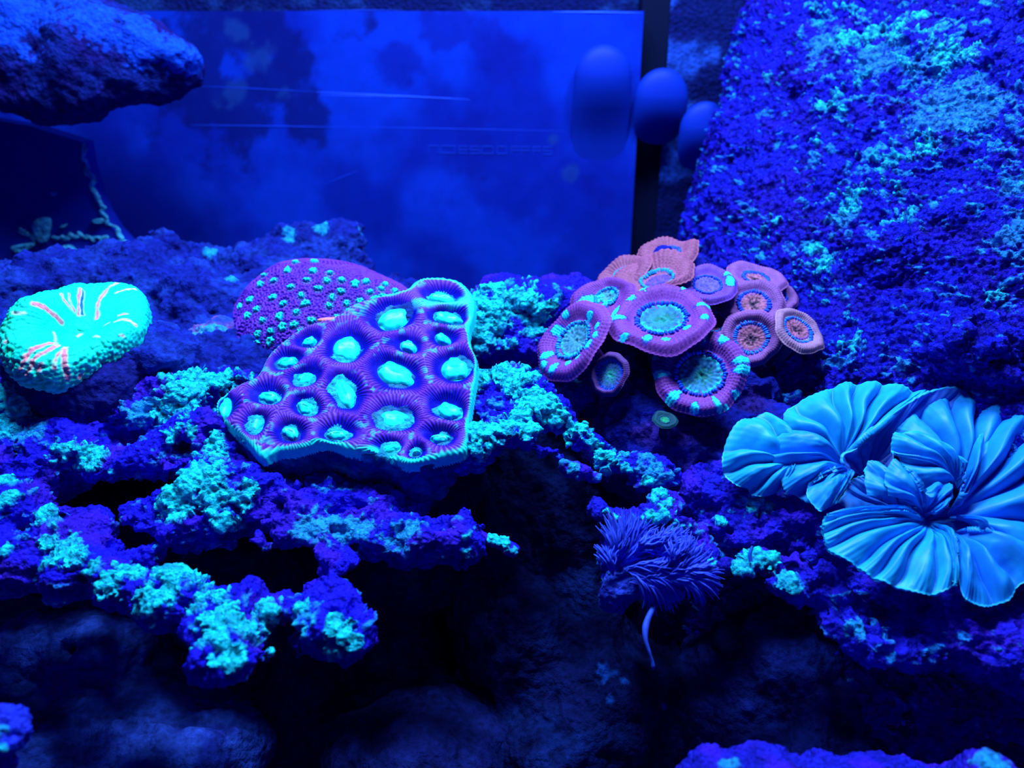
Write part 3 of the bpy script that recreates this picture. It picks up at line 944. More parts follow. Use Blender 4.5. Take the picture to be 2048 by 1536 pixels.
def poly_sd(q, poly):
    """signed distance, positive inside"""
    a0 = poly
    b0 = np.roll(poly, -1, 0)
    d = np.full(len(q), 9.0)
    ins = np.zeros(len(q), bool)
    for u, v in zip(a0, b0):
        e = v - u
        w = q - u
        t = np.clip((w @ e) / max(e @ e, 1e-12), 0, 1)
        d = np.minimum(d, np.hypot(w[:, 0] - e[0] * t, w[:, 1] - e[1] * t))
        cnd = ((u[1] > q[:, 1]) != (v[1] > q[:, 1])) & (q[:, 0] < (v[0] - u[0]) * (q[:, 1] - u[1]) / (v[1] - u[1] + 1e-15) + u[0])
        ins ^= cnd
    return np.where(ins, d, -d)


EYES = [(787, 632, 31, 19, 20), (895, 632, 28, 11, -10), (885, 673, 16, 9, -25), (816, 688, 16, 10, -20), (692, 692, 26, 23, 0), (617, 679, 14, 8, 20), (573, 720, 20, 9, 15), (609, 753, 17, 11, 20),
        (790, 743, 37, 21, -20), (910, 732, 27, 21, 0), (687, 780, 31, 18, -62), (536, 790, 20, 11, -5), (610, 811, 17, 12, -20), (788, 834, 29, 18, 0), (898, 817, 25, 15, -15), (448, 812, 22, 10, 75), (511, 846, 14, 10, 60),
        (579, 861, 17, 12, -20), (673, 866, 21, 9, 0), (880, 872, 19, 8, 0), (781, 894, 18, 8, 15), (832, 901, 9, 4, 15), (883, 592, 27, 9, -12)]
eyes = []
for x, y, rx, ry, rot in EYES:
    c0 = plane_st(x, y)
    r = math.radians(rot)
    ua = plane_st(x + rx * math.cos(r), y - rx * math.sin(r)) - c0
    ub = plane_st(x - ry * math.sin(r), y - ry * math.cos(r)) - c0
    M = np.linalg.inv(np.stack([ua, ub], 1))
    eyes.append((c0, M, 0.5 * (np.linalg.norm(ua) + np.linalg.norm(ub)), ua, ub))
st = 0.0023
lo2, hi2 = OST.min(0) - 0.04, OST.max(0) + 0.04
gs, gt = np.arange(lo2[0], hi2[0], st), np.arange(lo2[1], hi2[1], st)
Q = np.stack(np.meshgrid(gs, gt, indexing='ij'), -1).reshape(-1, 2)
sd = poly_sd(Q, OST)
D = []
A_ = []
for c0, M, rm, ua, ub in eyes:
    w = (Q - c0) @ M.T
    qn = np.hypot(w[:, 0], w[:, 1])
    D.append(np.where(qn > 1, np.linalg.norm(Q - c0, axis=1) * (1 - 1 / np.maximum(qn, 1e-6)), (qn - 1) * rm))
    A_.append(np.arctan2(w[:, 1], w[:, 0]))
D = np.array(D)
A_ = np.array(A_)
o1 = D.argmin(0)
ii = np.arange(len(Q))
d1 = D[o1, ii]
D[o1, ii] = 9
d2 = D.min(0)
ang = A_[o1, ii]
d2e = np.minimum(d2, np.maximum(sd, 0) * 1.2 + d1 * 0.0 + 0.035)
t = np.clip(2 * d1 / np.maximum(d1 + d2e, 1e-6), -0.3, 1)
rm = np.array([e[2] for e in eyes])[o1]
q3 = np.stack([Q[:, 0], Q[:, 1], Q[:, 0] * 0], 1)
wob = fbm(q3, 9, 3, 3)
nsep = np.round((rm + 0.045) * 2 * math.pi / 0.0105)
sep = 0.5 + 0.5 * np.cos(nsep * ang + 3 * (wob - 0.5))
win = sstep(0.02, 0.25, t)
H = -0.022 + 0.032 * sstep(-0.15, 0.95, t) * (0.7 + 0.6 * wob)
H = np.where(d1 < 0, -0.022, H)
H += 0.0050 * (sep - 0.5) * win * (1 - 0.3 * sstep(0.9, 1, t)) + 0.0025 * (fbm(q3, 70, 2, 4) - 0.5)
wR = 0.022
H -= wR - np.sqrt(np.maximum(wR ** 2 - (wR - np.clip(sd, 0, wR)) ** 2, 0))
H = np.where(sd < 0, H + sd * 4, H)
W = qa + Q[:, :1] * pe1 + Q[:, 1:] * pe2 + H[:, None] * pn
nx, ny = len(gs), len(gt)
F = grid_faces(nx, ny)
F = F[(sd[F] > -0.007).all(1)]
if np.dot(np.cross(pe1, pe2), pn) < 0:
    F = F[:, ::-1]
n8 = fbm(q3, 20, 3, 6)
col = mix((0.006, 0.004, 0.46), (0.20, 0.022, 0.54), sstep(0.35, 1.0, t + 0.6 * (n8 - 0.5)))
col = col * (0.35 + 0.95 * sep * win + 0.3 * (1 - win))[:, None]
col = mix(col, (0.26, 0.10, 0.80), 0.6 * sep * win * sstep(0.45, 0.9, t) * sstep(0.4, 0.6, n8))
col = mix(col, (0.03, 0.55, 0.8), 0.55 * sstep(0.6, 0.72, fbm(q3, 34, 3, 16)) * sstep(0.55, 0.9, t))
# pale growing rim, wider along the front lip and round the top corner cup
pt = Q
cor = plane_st(890, 575)
frontness = sstep(0.12, 0.0, Q[:, 1])
corner = sstep(0.30, 0.18, np.linalg.norm(Q - cor, axis=1))
rw = 0.010 + 0.016 * frontness + 0.020 * corner
rim = sstep(1.0, 0.35, sd / rw + 0.9 * (n8 - 0.5) + 0.25 * (0.5 - sep))
col = mix(col, (0.015, 0.80, 0.72), rim)
ridge883 = np.abs(Q @ np.array([0, 1.0]) - (plane_st(883, 606)[1] - 0.0)) + 0.25 * np.maximum(np.abs(Q[:, 0] - plane_st(880, 606)[0]) - 0.08, 0)
col = mix(col, (0.03, 0.72, 0.78), 0.85 * sstep(0.035, 0.012, ridge883 + 0.02 * (n8 - 0.5)) * (0.5 + 0.5 * sep) * (np.abs(Q[:, 0] - plane_st(880, 606)[0]) < 0.11))
col = mix(col, (0.01, 0.85, 0.62), sstep(0.004, -0.002, d1))
W, F, col = compact(W, F, col)
base_pt = (qa + qb) / 2 + np.array([0, 0.3, -0.15])
brain = empty('brain_coral', base_pt, 'flat-topped purple and blue brain coral slab with large glowing green eyes, on the pitted ledge', 'coral')
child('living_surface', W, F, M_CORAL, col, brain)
for k, (c0, M, rmm, ua, ub) in enumerate(eyes):
    nu, nv = 48, 9
    th = np.linspace(0, 2 * math.pi, nu, endpoint=False)
    rr = np.linspace(0.0, 1.0, nv)
    T, RR = np.meshgrid(th, rr, indexing='ij')
    ed = 1.0 + 0.08 * np.sin(3 * T + k) + 0.06 * np.sin(5 * T + 2 * k) + 0.03 * np.sin(9 * T + k)
    x = (RR * ed * np.cos(T)).ravel()
    y = (RR * ed * np.sin(T)).ravel()
    h = 0.010 * (1 - RR.ravel() ** 3) + 0.006
    S = c0 + x[:, None] * ua + y[:, None] * ub
    s3 = np.stack([S[:, 0], S[:, 1], S[:, 0] * 0 + k], 1)
    slit = np.exp(-((y + 0.15 * np.sin(3 * x + k)) / 0.22) ** 2) * (np.abs(x) < 0.6)
    h = h + 0.006 * (fbm(s3, 60, 2, k) - 0.5) - 0.006 * np.exp(-((y) / 0.10) ** 2) * (np.abs(x) < 0.4) + 0.003 * slit
    h = np.where(RR.ravel() > 0.99, -0.004, h)
    V_ = qa + S[:, :1] * pe1 + S[:, 1:] * pe2 + (h - 0.0165)[:, None] * pn
    cc = mix((0.008, 0.86, 0.66), (0.01, 0.55, 0.34), sstep(0.5, 0.75, fbm(s3, 50, 2, k + 3)) * 0.5)
    cc = mix(cc, (0.32, 0.95, 0.85), 0.8 * slit * sstep(0.3, 0.55, fbm(s3, 30, 2, k + 9)))
    Fp = grid_faces(nu, nv, True, True)
    child('polyp_mouth', V_, Fp, M_CORAL, cc, brain)
# the dead skeleton below the living skin
zn = pn[2]


def slab_field(p):
    dzv = ((qa - p) @ pn) / zn             # how far below the surface plane, straight down
    top = p + np.array([0, 0, 1.0]) * dzv[:, None]
    q = np.stack([(top - qa) @ pe1, (top - qa) @ pe2], 1)
    s = np.full(len(p), -0.3)
    near = (q > lo2).all(1) & (q < hi2).all(1)
    s[near] = poly_sd(q[near], OST[::4])
    thick = 0.20 + 0.10 * q[:, 0]
    return np.maximum.reduce([-s * 0.8 + 0.012 + 0.25 * np.maximum(dzv - 0.02, 0), dzv - thick, 0.022 - dzv])


cr = np.array([qa + s * pe1 + tt * pe2 for s in (lo2[0], hi2[0]) for tt in (lo2[1], hi2[1])])
V, F = solid((), (), 0.011, field=slab_field, lo=cr.min(0) - np.array([0.05, 0.05, 0.36]), hi=cr.max(0) + 0.05, amp=((8, 0.022), (22, 0.012)), sub=1, seed=92)
N = normals(V, F)
nn = fbm(V, 26, 3, 2)
V2 = V + N * (0.018 * (nn - 0.5) + 0.010 * (fbm(V, 70, 2, 7) - 0.5))[:, None]
dz = ((qa - V) @ pn) / zn
c0 = mix((0.010, 0.03, 0.22), (0.04, 0.19, 0.36), sstep(0.45, 0.68, fbm(V, 8, 4, 5)))
c0 = mix(c0, (0.02, 0.45, 0.6), 0.8 * sstep(0.045, 0.02, dz + 0.06 * (nn - 0.5)) * sstep(0.35, 0.6, fbm(V, 7, 2, 77)))
child('skeleton_base', V2, F, M_DARK, c0, brain)

# ------------------------------------------------------------------ purple dome coral with little green stars
db = [Blob(640, 650, 3.32, 160, 132, 0.26), Blob(585, 670, 3.27, 108, 95, 0.2), Blob(750, 650, 3.28, 110, 85, 0.2), Blob(560, 690, 3.15, 62, 50, 0.12), Blob(640, 700, 3.2, 140, 80, 0.2)]
V, F = solid(db, (), 0.013, 0.12, amp=((4, 0.02),), sub=2, seed=101)
tree = bvh(V, F)
spx = [(650, 150), (780, 145), (595, 205), (770, 208), (885, 222), (500, 275), (435, 240), (727, 270), (865, 275), (965, 270), (1058, 297), (1133, 280), (617, 318), (808, 328), (960, 347), (1235, 330), (1265, 300), (1330, 345),
       (495, 390), (338, 408), (270, 455), (690, 375), (900, 388), (565, 432), (718, 430), (385, 470), (322, 515), (880, 445), (1000, 430), (1090, 415), (1160, 350), (1200, 400), (1250, 380), (425, 545), (540, 520), (655, 490),
       (1010, 485), (640, 575), (760, 545), (940, 530), (480, 620), (390, 640), (475, 690), (385, 700), (690, 620), (410, 300), (1100, 500), (560, 590), (860, 600)]
stars = []
for zx, zy in spx:
    h, nn_ = hit(tree, 400 + zx / 3.413, 480 + zy / 3.413)
    if h is not None:
        stars.append((h, nn_))
SP = np.array([s[0] for s in stars])
N = normals(V, F)
front = (N * norm(EYE - V)).sum(1) > -0.5
DD = np.full((len(V), 2), 9.0)
od = np.zeros(len(V), int)
for k, s in enumerate(SP):
    dd = np.linalg.norm(V - s, axis=1)
    m1 = dd < DD[:, 0]
    DD[:, 1] = np.where(m1, DD[:, 0], np.minimum(DD[:, 1], dd))
    DD[:, 0] = np.where(m1, dd, DD[:, 0])
    od = np.where(m1, k, od)
w = V - SP[od]
an = np.arctan2(w @ UP, w @ RIGHT)
wv = 0.5 + 0.5 * np.cos(DD[:, 0] * 2 * math.pi / 0.017 + 1.3 * np.cos(an * 13) + 3 * fbm(V, 8, 2, 3))
edge = sstep(0.0, 0.03, DD[:, 1] - DD[:, 0])
V2 = V + N * (0.006 * (wv - 0.5) - 0.010 * sstep(0.035, 0.0, DD[:, 0]) + 0.006 * (fbm(V, 40, 2, 8) - 0.5))[:, None]
col = mix((0.05, 0.005, 0.30), (0.21, 0.032, 0.56), wv)
col = col * (0.8 + 0.4 * fbm(V, 10, 3, 9))[:, None]
col = mix(col, (0.02, 0.5, 0.62), 0.6 * sstep(0.026, 0.010, DD[:, 0]) * sstep(0.3, 0.6, 0.5 + 0.5 * np.cos(9 * an)))
dome = empty('brain_coral', P(640, 760, 3.3), 'purple dome-shaped brain coral dotted with small green stars, behind the flat green-eyed slab', 'coral')
child('living_surface', V2, F, M_CORAL, col, dome)
for k, (h, nn_) in enumerate(stars):
    nrm = norm(nn_)
    e1_ = norm(np.cross(nrm, UP + 0.01))
    e2_ = np.cross(nrm, e1_)
    npts = R_.choice([5, 6, 7])
    nu = 36
    th = np.linspace(0, 2 * math.pi, nu, endpoint=False)
    r0 = R_.uniform(0.012, 0.020)
    asp = R_.uniform(0.65, 1.2)
    ph = R_.uniform(0, 6)
    rad = r0 * (0.78 + 0.16 * np.cos(npts * th + ph) + 0.16 * np.cos(2 * th + k) + 0.10 * np.cos(3 * th + 2 * k) + 0.08 * np.cos(11 * th + k))
    Vs = []
    for f_, hh in ((0.0, -0.004), (0.25, 0.002), (0.55, 0.006), (0.85, 0.004), (1.0, -0.006)):
        Vs.append(h + nrm * (hh + 0.002) + (f_ * rad * np.cos(th))[:, None] * e1_ * 1.1 + (f_ * rad * np.sin(th))[:, None] * e2_ * asp)
    Vs = np.array(Vs).transpose(1, 0, 2).reshape(-1, 3)
    cc = np.tile([(0.01, 0.35, 0.4), (0.01, 0.6, 0.55), (0.01, 0.72, 0.66), (0.01, 0.68, 0.66), (0.02, 0.4, 0.6)], (nu, 1))
    child('polyp_mouth', Vs, grid_faces(nu, 5, True), M_CORAL, cc, dome)
# salmon scrap where the slab meets the dome
Vs, Fs = solid([Blob(650, 642, 2.93, 16, 5), Blob(668, 642, 2.93, 16, 6), Blob(662, 648, 2.93, 9, 6), Blob(690, 638, 2.96, 20, 4)], (), 0.006, 0.015, amp=((30, 0.003),), sub=1, seed=3)
o = obj('sponge', Vs, Fs, M_POLYP, np.tile((0.85, 0.20, 0.22), (len(Vs), 1)))
tag(o, 'tiny salmon pink sponge wedged between the purple dome coral and the flat slab', 'sponge')
V, F = solid([Blob(400, 700, 3.15, 60, 34), Blob(450, 680, 3.2, 60, 40), Blob(500, 700, 3.2, 60, 50), Blob(360, 715, 3.12, 34, 20), Blob(440, 730, 3.15, 90, 40), Blob(540, 720, 3.2, 60, 50)], (), 0.013, 0.06, amp=((6, 0.03), (18, 0.016)), sub=1, seed=111)
rock('live_rock', V, F, M_DARK, [(488, 683, 26), (360, 705, 18)], [(400, 690, 60), (450, 690, 60)], 115, base=(0.02, 0.05, 0.42), base2=(0.25, 0.06, 0.3), label='mossy reddish blue rock foot poking out left of the purple dome coral')

# ------------------------------------------------------------------ teal lobed cushion coral on its plug
ctr = P(152, 662, 2.76)
vv = norm(EYE - ctr)
tn = norm(0.62 * vv + 0.78 * norm(UP - vv * (UP @ vv)) + 0.06 * RIGHT)
ta = norm(RIGHT - tn * (RIGHT @ tn))
tb = np.cross(tn, ta)
if tb[2] < 0:
    tb = -tb


def plane_hit(px, py, c, n):
    r = ray(px, py)
    return EYE + r * (np.dot(c - EYE, n) / np.dot(r, n))


co_px = [(300, 668), (302, 630), (290, 598), (262, 575), (228, 566), (190, 566), (150, 574), (118, 590), (75, 604), (36, 622), (8, 648), (0, 680), (10, 712), (36, 738), (80, 755), (128, 756), (172, 745), (215, 728), (255, 712), (284, 694)]
NU, NV = 420, 150
poly = np.array([[(plane_hit(x, y, ctr, tn) - ctr) @ ta, (plane_hit(x, y, ctr, tn) - ctr) @ tb] for x, y in co_px])
polyS = catmull(poly, 800, True)
pa = np.arctan2(polyS[:, 1], polyS[:, 0])
order = np.argsort(pa)
th = np.linspace(-math.pi, math.pi, NU, endpoint=False)
Rth = np.interp(th, pa[order], np.hypot(polyS[:, 0], polyS[:, 1])[order], period=2 * math.pi)
prof = catmull([(0, -0.030), (0.10, -0.026), (0.28, 0.005), (0.5, 0.050), (0.72, 0.068), (0.90, 0.050), (0.985, 0.005), (0.995, -0.035), (0.95, -0.065), (0.8, -0.08), (0.55, -0.07)], NV)
T, K = np.meshgrid(th, np.arange(NV), indexing='ij')
T, K = T.ravel(), K.ravel()
RH = prof[K]
Rr = np.repeat(Rth, NV)
# cleft folds: the cushion is pinched at the back and at the front left
hmul = 1 + 0.25 * np.cos(2 * T - 0.4) - 0.55 * np.exp(-((T - 1.65) / 0.28) ** 2) - 0.45 * np.exp(-((T + 2.35) / 0.4) ** 2)
rho = RH[:, 0]
hh = RH[:, 1] * np.where(RH[:, 1] > 0, hmul, 1)
W = ctr + (rho * Rr * np.cos(T))[:, None] * ta + (rho * Rr * np.sin(T))[:, None] * tb + hh[:, None] * tn
F = grid_faces(NU, NV, True)
N = normals(W, F)
if (N[:NV // 3] @ tn).mean() < 0:
    F = F[:, ::-1]
    N = -N
f1, f2 = worley(W, 66, 4)
bum = 1 - np.clip(f1 * 1.2, 0, 1) ** 2
rough_rim = sstep(0.55, 0.95, rho) * (0.25 + 0.75 * sstep(0.3, -0.4, np.sin(T) + 0.2 * np.cos(T)))
W2 = W + N * ((0.002 + 0.008 * rough_rim) * bum + 0.012 * (fbm(W, 18, 3, 5) - 0.5) + 0.0008 * np.cos(70 * T) * sstep(0.2, 0.5, rho))[:, None]
tree = bvh(W2, F)
col = np.tile(np.array((0.004, 0.82, 0.64)), (len(W), 1))
col = mix(col, (0.004, 0.55, 0.36), rough_rim * sstep(0.35, 0.7, f1) * 0.9)
col = mix(col, (0.02, 0.6, 0.2), 0.35 * rough_rim * sstep(0.5, 0.7, fbm(W, 30, 2, 6)))
top = K < NV * 0.72


def stripe(col, pts, wpx, c, halo=True):
    hs = []
    for x, y in pts:
        h, _ = hit(tree, x, y)
        if h is not None:
            hs.append(h)
    if len(hs) < 2:
        return col
    L = catmull(hs, 40)
    d = np.full(len(W), 9.0)
    for a_, b_ in zip(L[:-1], L[1:]):
        e = b_ - a_
        w = W2 - a_
        tt = np.clip((w @ e) / max(e @ e, 1e-12), 0, 1)
        d = np.minimum(d, np.linalg.norm(w - tt[:, None] * e, axis=1))
    r = wpx * 0.46 / FPX * 2.75
    d = d + 0.008 * (fbm(W, 60, 2, 8) - 0.5)
    if halo:
        col = mix(col, (0.5, 0.85, 0.75), 0.8 * sstep(r + 0.005, r + 0.002, d))
    return mix(col, c, sstep(r + 0.002, r - 0.002, d))


PK = (0.95, 0.22, 0.30)
for pts, wpx, c in [([(68, 607), (92, 617), (108, 630), (123, 644)], 11, PK), ([(122, 588), (132, 605), (149, 624)], 3, PK), ([(139, 588), (141, 603), (149, 622)], 4, PK), ([(161, 578), (157, 600), (157, 629)], 8, PK),
                    ([(166, 582), (163, 605), (164, 628)], 6, (0.01, 0.12, 0.8)), ([(235, 566), (214, 580), (198, 602), (194, 636)], 7, PK), ([(270, 578), (250, 579), (232, 585)], 4, (0.9, 0.4, 0.45)), ([(238, 631), (255, 628)], 4, PK),
                    ([(273, 650), (258, 642), (243, 639), (230, 644)], 4, (0.9, 0.5, 0.5)), ([(38, 742), (46, 724), (60, 704), (82, 692), (104, 686)], 9, PK), ([(55, 753), (62, 732), (71, 715), (92, 702), (115, 691)], 8, PK),
                    ([(108, 737), (111, 720), (118, 706), (131, 696)], 7, PK), ([(136, 757), (131, 738), (129, 720), (129, 699)], 11, PK), ([(77, 742), (80, 734), (83, 728)], 7, PK), ([(158, 755), (162, 750)], 9, PK), ([(113, 690), (110, 676), (108, 666)], 3, (0.6, 0.8, 0.7)),
                    ([(10, 685), (14, 678)], 4, PK), ([(28, 626), (50, 626)], 3, (0.7, 0.6, 0.6)), ([(210, 650), (218, 646)], 3, (0.8, 0.6, 0.6)), ([(190, 672), (198, 674)], 3, (0.8, 0.6, 0.6)), ([(155, 672), (162, 668)], 3, (0.8, 0.6, 0.6)), ([(240, 671), (246, 672)], 4, PK)]:
    col = stripe(col, pts, wpx, c)
lob = empty('cushion_coral', P(170, 850, 2.8), 'bright teal cushion coral with pink stripes on a dark rock plug, far left', 'coral')
child('flesh', W2, F, M_TEAL, col, lob)
# mouth slit at the middle of the hollow
mv = []
th2 = np.linspace(0, 2 * math.pi, 28, endpoint=False)
h0, _ = hit(tree, 165, 652)
for f_, hx in ((1.0, -0.006), (0.75, 0.006), (0.45, 0.004), (0.15, -0.002), (0.0, -0.004)):
    mv.append(h0 + tn * hx + (0.04 * f_ * np.cos(th2))[:, None] * ta + (0.018 * f_ * np.sin(th2))[:, None] * tb)
mv = np.array(mv).transpose(1, 0, 2).reshape(-1, 3)
child('mouth', mv, grid_faces(28, 5, True, True), M_TEAL, np.tile((0.01, 0.80, 0.55), (len(mv), 1)), lob)
V, F = solid([Blob(150, 740, 2.82, 120, 46, 0.2), Blob(175, 775, 2.82, 108, 50, 0.2), Blob(185, 810, 2.82, 92, 44, 0.17), Blob(240, 760, 2.84, 60, 60, 0.15), Blob(195, 840, 2.82, 78, 30, 0.14)], [Blob(250, 740, 2.66, 12, 14, .05)], 0.012, 0.06, amp=((6, 0.03), (18, 0.014)), sub=1, seed=121)
N = normals(V, F)
V2 = V + N * (0.02 * (fbm(V, 24, 3, 3) - 0.5))[:, None]
child('rock_plug', V2, F, M_DARK, mix((0.006, 0.006, 0.10), (0.012, 0.012, 0.22), fbm(V, 14, 3, 5)), lob)
V, F = solid([Blob(318, 745, 2.9, 22, 20), Blob(325, 765, 2.88, 22, 22), Blob(300, 775, 2.88, 16, 12), Blob(335, 790, 2.9, 40, 26)], (), 0.009, 0.03, amp=((12, 0.012), (30, 0.008)), sub=1, seed=123)
rock('rock_shard', V, F, M_ROCK, [(315, 745, 30), (322, 762, 30), (330, 770, 24), (300, 777, 18)], [], 117, label='pale cyan rock scrap beside the plug of the teal coral', thr=0.2)

# ------------------------------------------------------------------ pink and orange mushroom polyps
def polyp(px, py, d, rx, ry, rot, re, outer, eyec, ringc, blots, seed, label, stalk=0.2, epx=None, epy=None, wave=0.05, flipn=False, bead=64, rowc=None, cup=0.12):
    c = P(px, py, d)
    k = d / FPX
    R = rx * k
    v = norm(EYE - c)
    r = math.radians(rot)
    rgt = norm(RIGHT - v * (RIGHT @ v))
    upv = np.cross(v, rgt)
    if upv @ UP < 0:
        upv = -upv
    A = math.cos(r) * rgt + math.sin(r) * upv
    B = -math.sin(r) * rgt + math.cos(r) * upv
    ct = min(0.999, ry / rx)
    s_ = math.sqrt(1 - ct * ct)
    if flipn:
        s_ = -s_
    n = ct * v + s_ * B
    B2 = np.cross(n, A)
    if B2 @ B < 0:
        B2 = -B2

    def uv(x, y):
        dx, dy = (x - px), -(y - py)
        return ((dx * math.cos(r) + dy * math.sin(r)) / rx, (-dx * math.sin(r) + dy * math.cos(r)) / ry)
    nu, nt, nb = 200, 54, 16
    th = np.linspace(0, 2 * math.pi, nu, endpoint=False)
    rt = np.linspace(0.02, 1, nt)
    rb = np.linspace(0.985, 0.30, nb)
    ra = np.concatenate([rt, rb])
    under = np.concatenate([np.zeros(nt), np.ones(nb)])
    T, J = np.meshgrid(th, np.arange(nt + nb), indexing='ij')
    T, J = T.ravel(), J.ravel()
    rr = ra[J]
    un = under[J]
    ed = 1 + 0.03 * np.sin(3 * T + seed) + 0.025 * np.sin(5 * T + 2.3 * seed) + 0.012 * np.sin(11 * T + seed)
    ex, ey = uv(epx, epy) if epx else (0, 0)
    fade = 1 - rr
    x = rr * ed * np.cos(T) + ex * fade
    y = rr * ed * np.sin(T) + ey * fade
    h = np.where(rr < re, -cup - 0.03 * np.cos(rr / re * math.pi), 0)
    h = np.where(rr >= re, -cup + 0.03 + (cup + 0.03) * sstep(re, 0.78, rr) - 0.14 * sstep(0.80, 1.0, rr) ** 1.5, h)
    h = h + wave * rr ** 2 * np.cos(3 * T + seed * 1.7) + 0.5 * wave * rr ** 3 * np.cos(5 * T + seed)
    topm = (1 - un)
    rows = np.cos(bead * T + 0.7 * np.sin(rr * 40)) * np.cos(rr * 2 * math.pi / 0.062)
    rad = np.cos(bead * T)
    h = h + topm * sstep(re + 0.05, re + 0.15, rr) * (0.015 * rows + 0.010 * rad)
    ring_h = np.exp(-((rr - re - 0.03) / 0.035) ** 2)
    h = h + topm * (0.05 * ring_h * (0.7 + 0.3 * np.cos(34 * T)))
    h = h - un * (0.02 + 0.07 * np.sin(np.clip((1 - rr) / 0.7, 0, 1) * math.pi / 2) + 0.35 * sstep(0.75, 0.3, rr))
    W = c + R * (x[:, None] * A + y[:, None] * B2 + h[:, None] * n)
    q = np.stack([x, y, h + seed], 1)
    n1 = fbm(q, 7, 3, seed)
    n2 = fbm(q, 26, 2, seed + 1)
    oc = np.array(outer)
    col = mix(oc * 0.8, oc * 1.15, n1)
    rc = np.array(rowc) if rowc is not None else oc * 0.55
    col = mix(col, rc, 0.75 * sstep(0.0, 0.6, -rows * 0.6 - rad * 0.5) * sstep(re + 0.08, re + 0.2, rr) * topm)
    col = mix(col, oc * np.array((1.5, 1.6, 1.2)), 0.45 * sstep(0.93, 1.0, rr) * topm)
    # blotches
    for bl in blots:
        bx, by = bl[0], bl[1]
        ln, wd = (bl[2] * 1.3, bl[3] * 1.35) if len(bl) > 3 else (12, 7)
        u_, v_ = uv(bx, by)
        rb_, tb_ = math.hypot(u_, v_), math.atan2(v_, u_)
        dr = (rr - rb_) * rx / ln
        dt = ((T - tb_ + math.pi) % (2 * math.pi) - math.pi) * max(rb_, 0.2) * rx / wd
        dd = np.hypot(dr, dt) + 0.7 * (n2 - 0.5)
        col = mix(col, (0.05, 0.02, 0.55), sstep(1.35, 1.15, dd) * topm * 0.8)
        col = mix(col, (0.02, 0.66, 0.82), sstep(1.02, 0.85, dd) * topm)
        W = W + (R * 0.02 * sstep(1.1, 0.7, dd) * topm)[:, None] * n
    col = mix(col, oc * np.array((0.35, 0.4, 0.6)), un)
    F = grid_faces(nu, nt + nb, True)
    Nn = normals(W, F)
    if (Nn[:nt - 12] @ n).mean() < 0:
        F = F[:, ::-1]
    base = c - n * stalk
    th_ = empty('mushroom_polyp', base, label, 'polyp', 'pink and orange polyps on the dark mound')
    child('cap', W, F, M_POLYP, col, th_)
    # mouth disc
    nu2, nv2 = 72, 22
    T, J = np.meshgrid(np.linspace(0, 2 * math.pi, nu2, endpoint=False), np.linspace(0, 1, nv2), indexing='ij')
    T, J = T.ravel(), J.ravel()
    x = J * re * np.cos(T) + ex
    y = J * re * np.sin(T) + ey
    q = np.stack([x, y, x * 0 + seed], 1)
    nn_ = fbm(q, 16, 3, seed + 4)
    h = -cup - 0.03 * np.cos(J * math.pi) + 0.02 + 0.045 * (nn_ - 0.5) + 0.03 * np.exp(-(J / 0.22) ** 2) - 0.05 * np.exp(-(J / 0.09) ** 2) + 0.014 * np.cos(22 * T) * sstep(0.3, 0.8, J)
    h = np.where(J > 0.98, h - 0.05, h)
    Wm = c + R * (x[:, None] * A + y[:, None] * B2 + h[:, None] * n)
    e0_, e1_, e2_ = [np.array(e) for e in eyec]
    cm = mix(e0_, e1_, sstep(0.1, 0.65, J + 0.9 * (nn_ - 0.5)))
    cm = mix(cm, e2_, sstep(0.72, 0.95, J + 0.3 * (nn_ - 0.5)) * (0.5 + 0.5 * sstep(0.5, -0.6, np.sin(T))))
    cm = cm * (0.65 + 0.5 * sstep(0.3, 0.65, nn_))[:, None]
    child('mouth_disc', Wm, grid_faces(nu2, nv2, True, (np.cross(A, B2) @ n) < 0), M_POLYP, cm, th_)
    # ring of short tentacles
    nT = 44
    rl = 1.0 if eyec is WARM or eyec is DIM else 0.6
    parts = []
    cols = []
    rg = random.Random(seed)
    for j in range(nT):
        t0 = 2 * math.pi * j / nT + rg.uniform(-0.04, 0.04)
        r0 = re + rg.uniform(0.0, 0.04)
        pth = []
        ll = rl * rg.uniform(0.10, 0.17)
        for f_ in (0, 0.35, 0.7, 1.0):
            rr_ = r0 + (f_ - 0.4) * ll
            fd = 1 - rr_
            pth.append(c + R * ((rr_ * math.cos(t0) + ex * fd) * A + (rr_ * math.sin(t0) + ey * fd) * B2 + (-cup + 0.035 + 0.05 * math.sin(f_ * 2.2)) * n))
        V_, F_ = tube(pth, R * np.array([0.022, 0.036, 0.032, 0.012]), 6)
        parts.append((V_, F_))
        cols.append(np.tile(np.array(ringc) * rg.uniform(0.7, 1.3), (len(V_), 1)))
    V_, F_ = join(parts)
    ob = child('tentacle_ring', V_, F_, M_POLYP, np.vstack(cols), th_)
    # stalk
    pth = [c - n * R * 0.28, c - n * (stalk * 0.6) - np.array([0, 0, 0.02]), c - n * stalk - np.array([0, 0, 0.05])]
    V_, F_ = tube(catmull(pth, 8), R * np.array([0.34, 0.32, 0.30, 0.29, 0.29, 0.3, 0.32, 0.34]), 20)
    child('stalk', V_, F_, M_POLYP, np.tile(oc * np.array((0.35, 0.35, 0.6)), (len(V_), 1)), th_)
    return th_


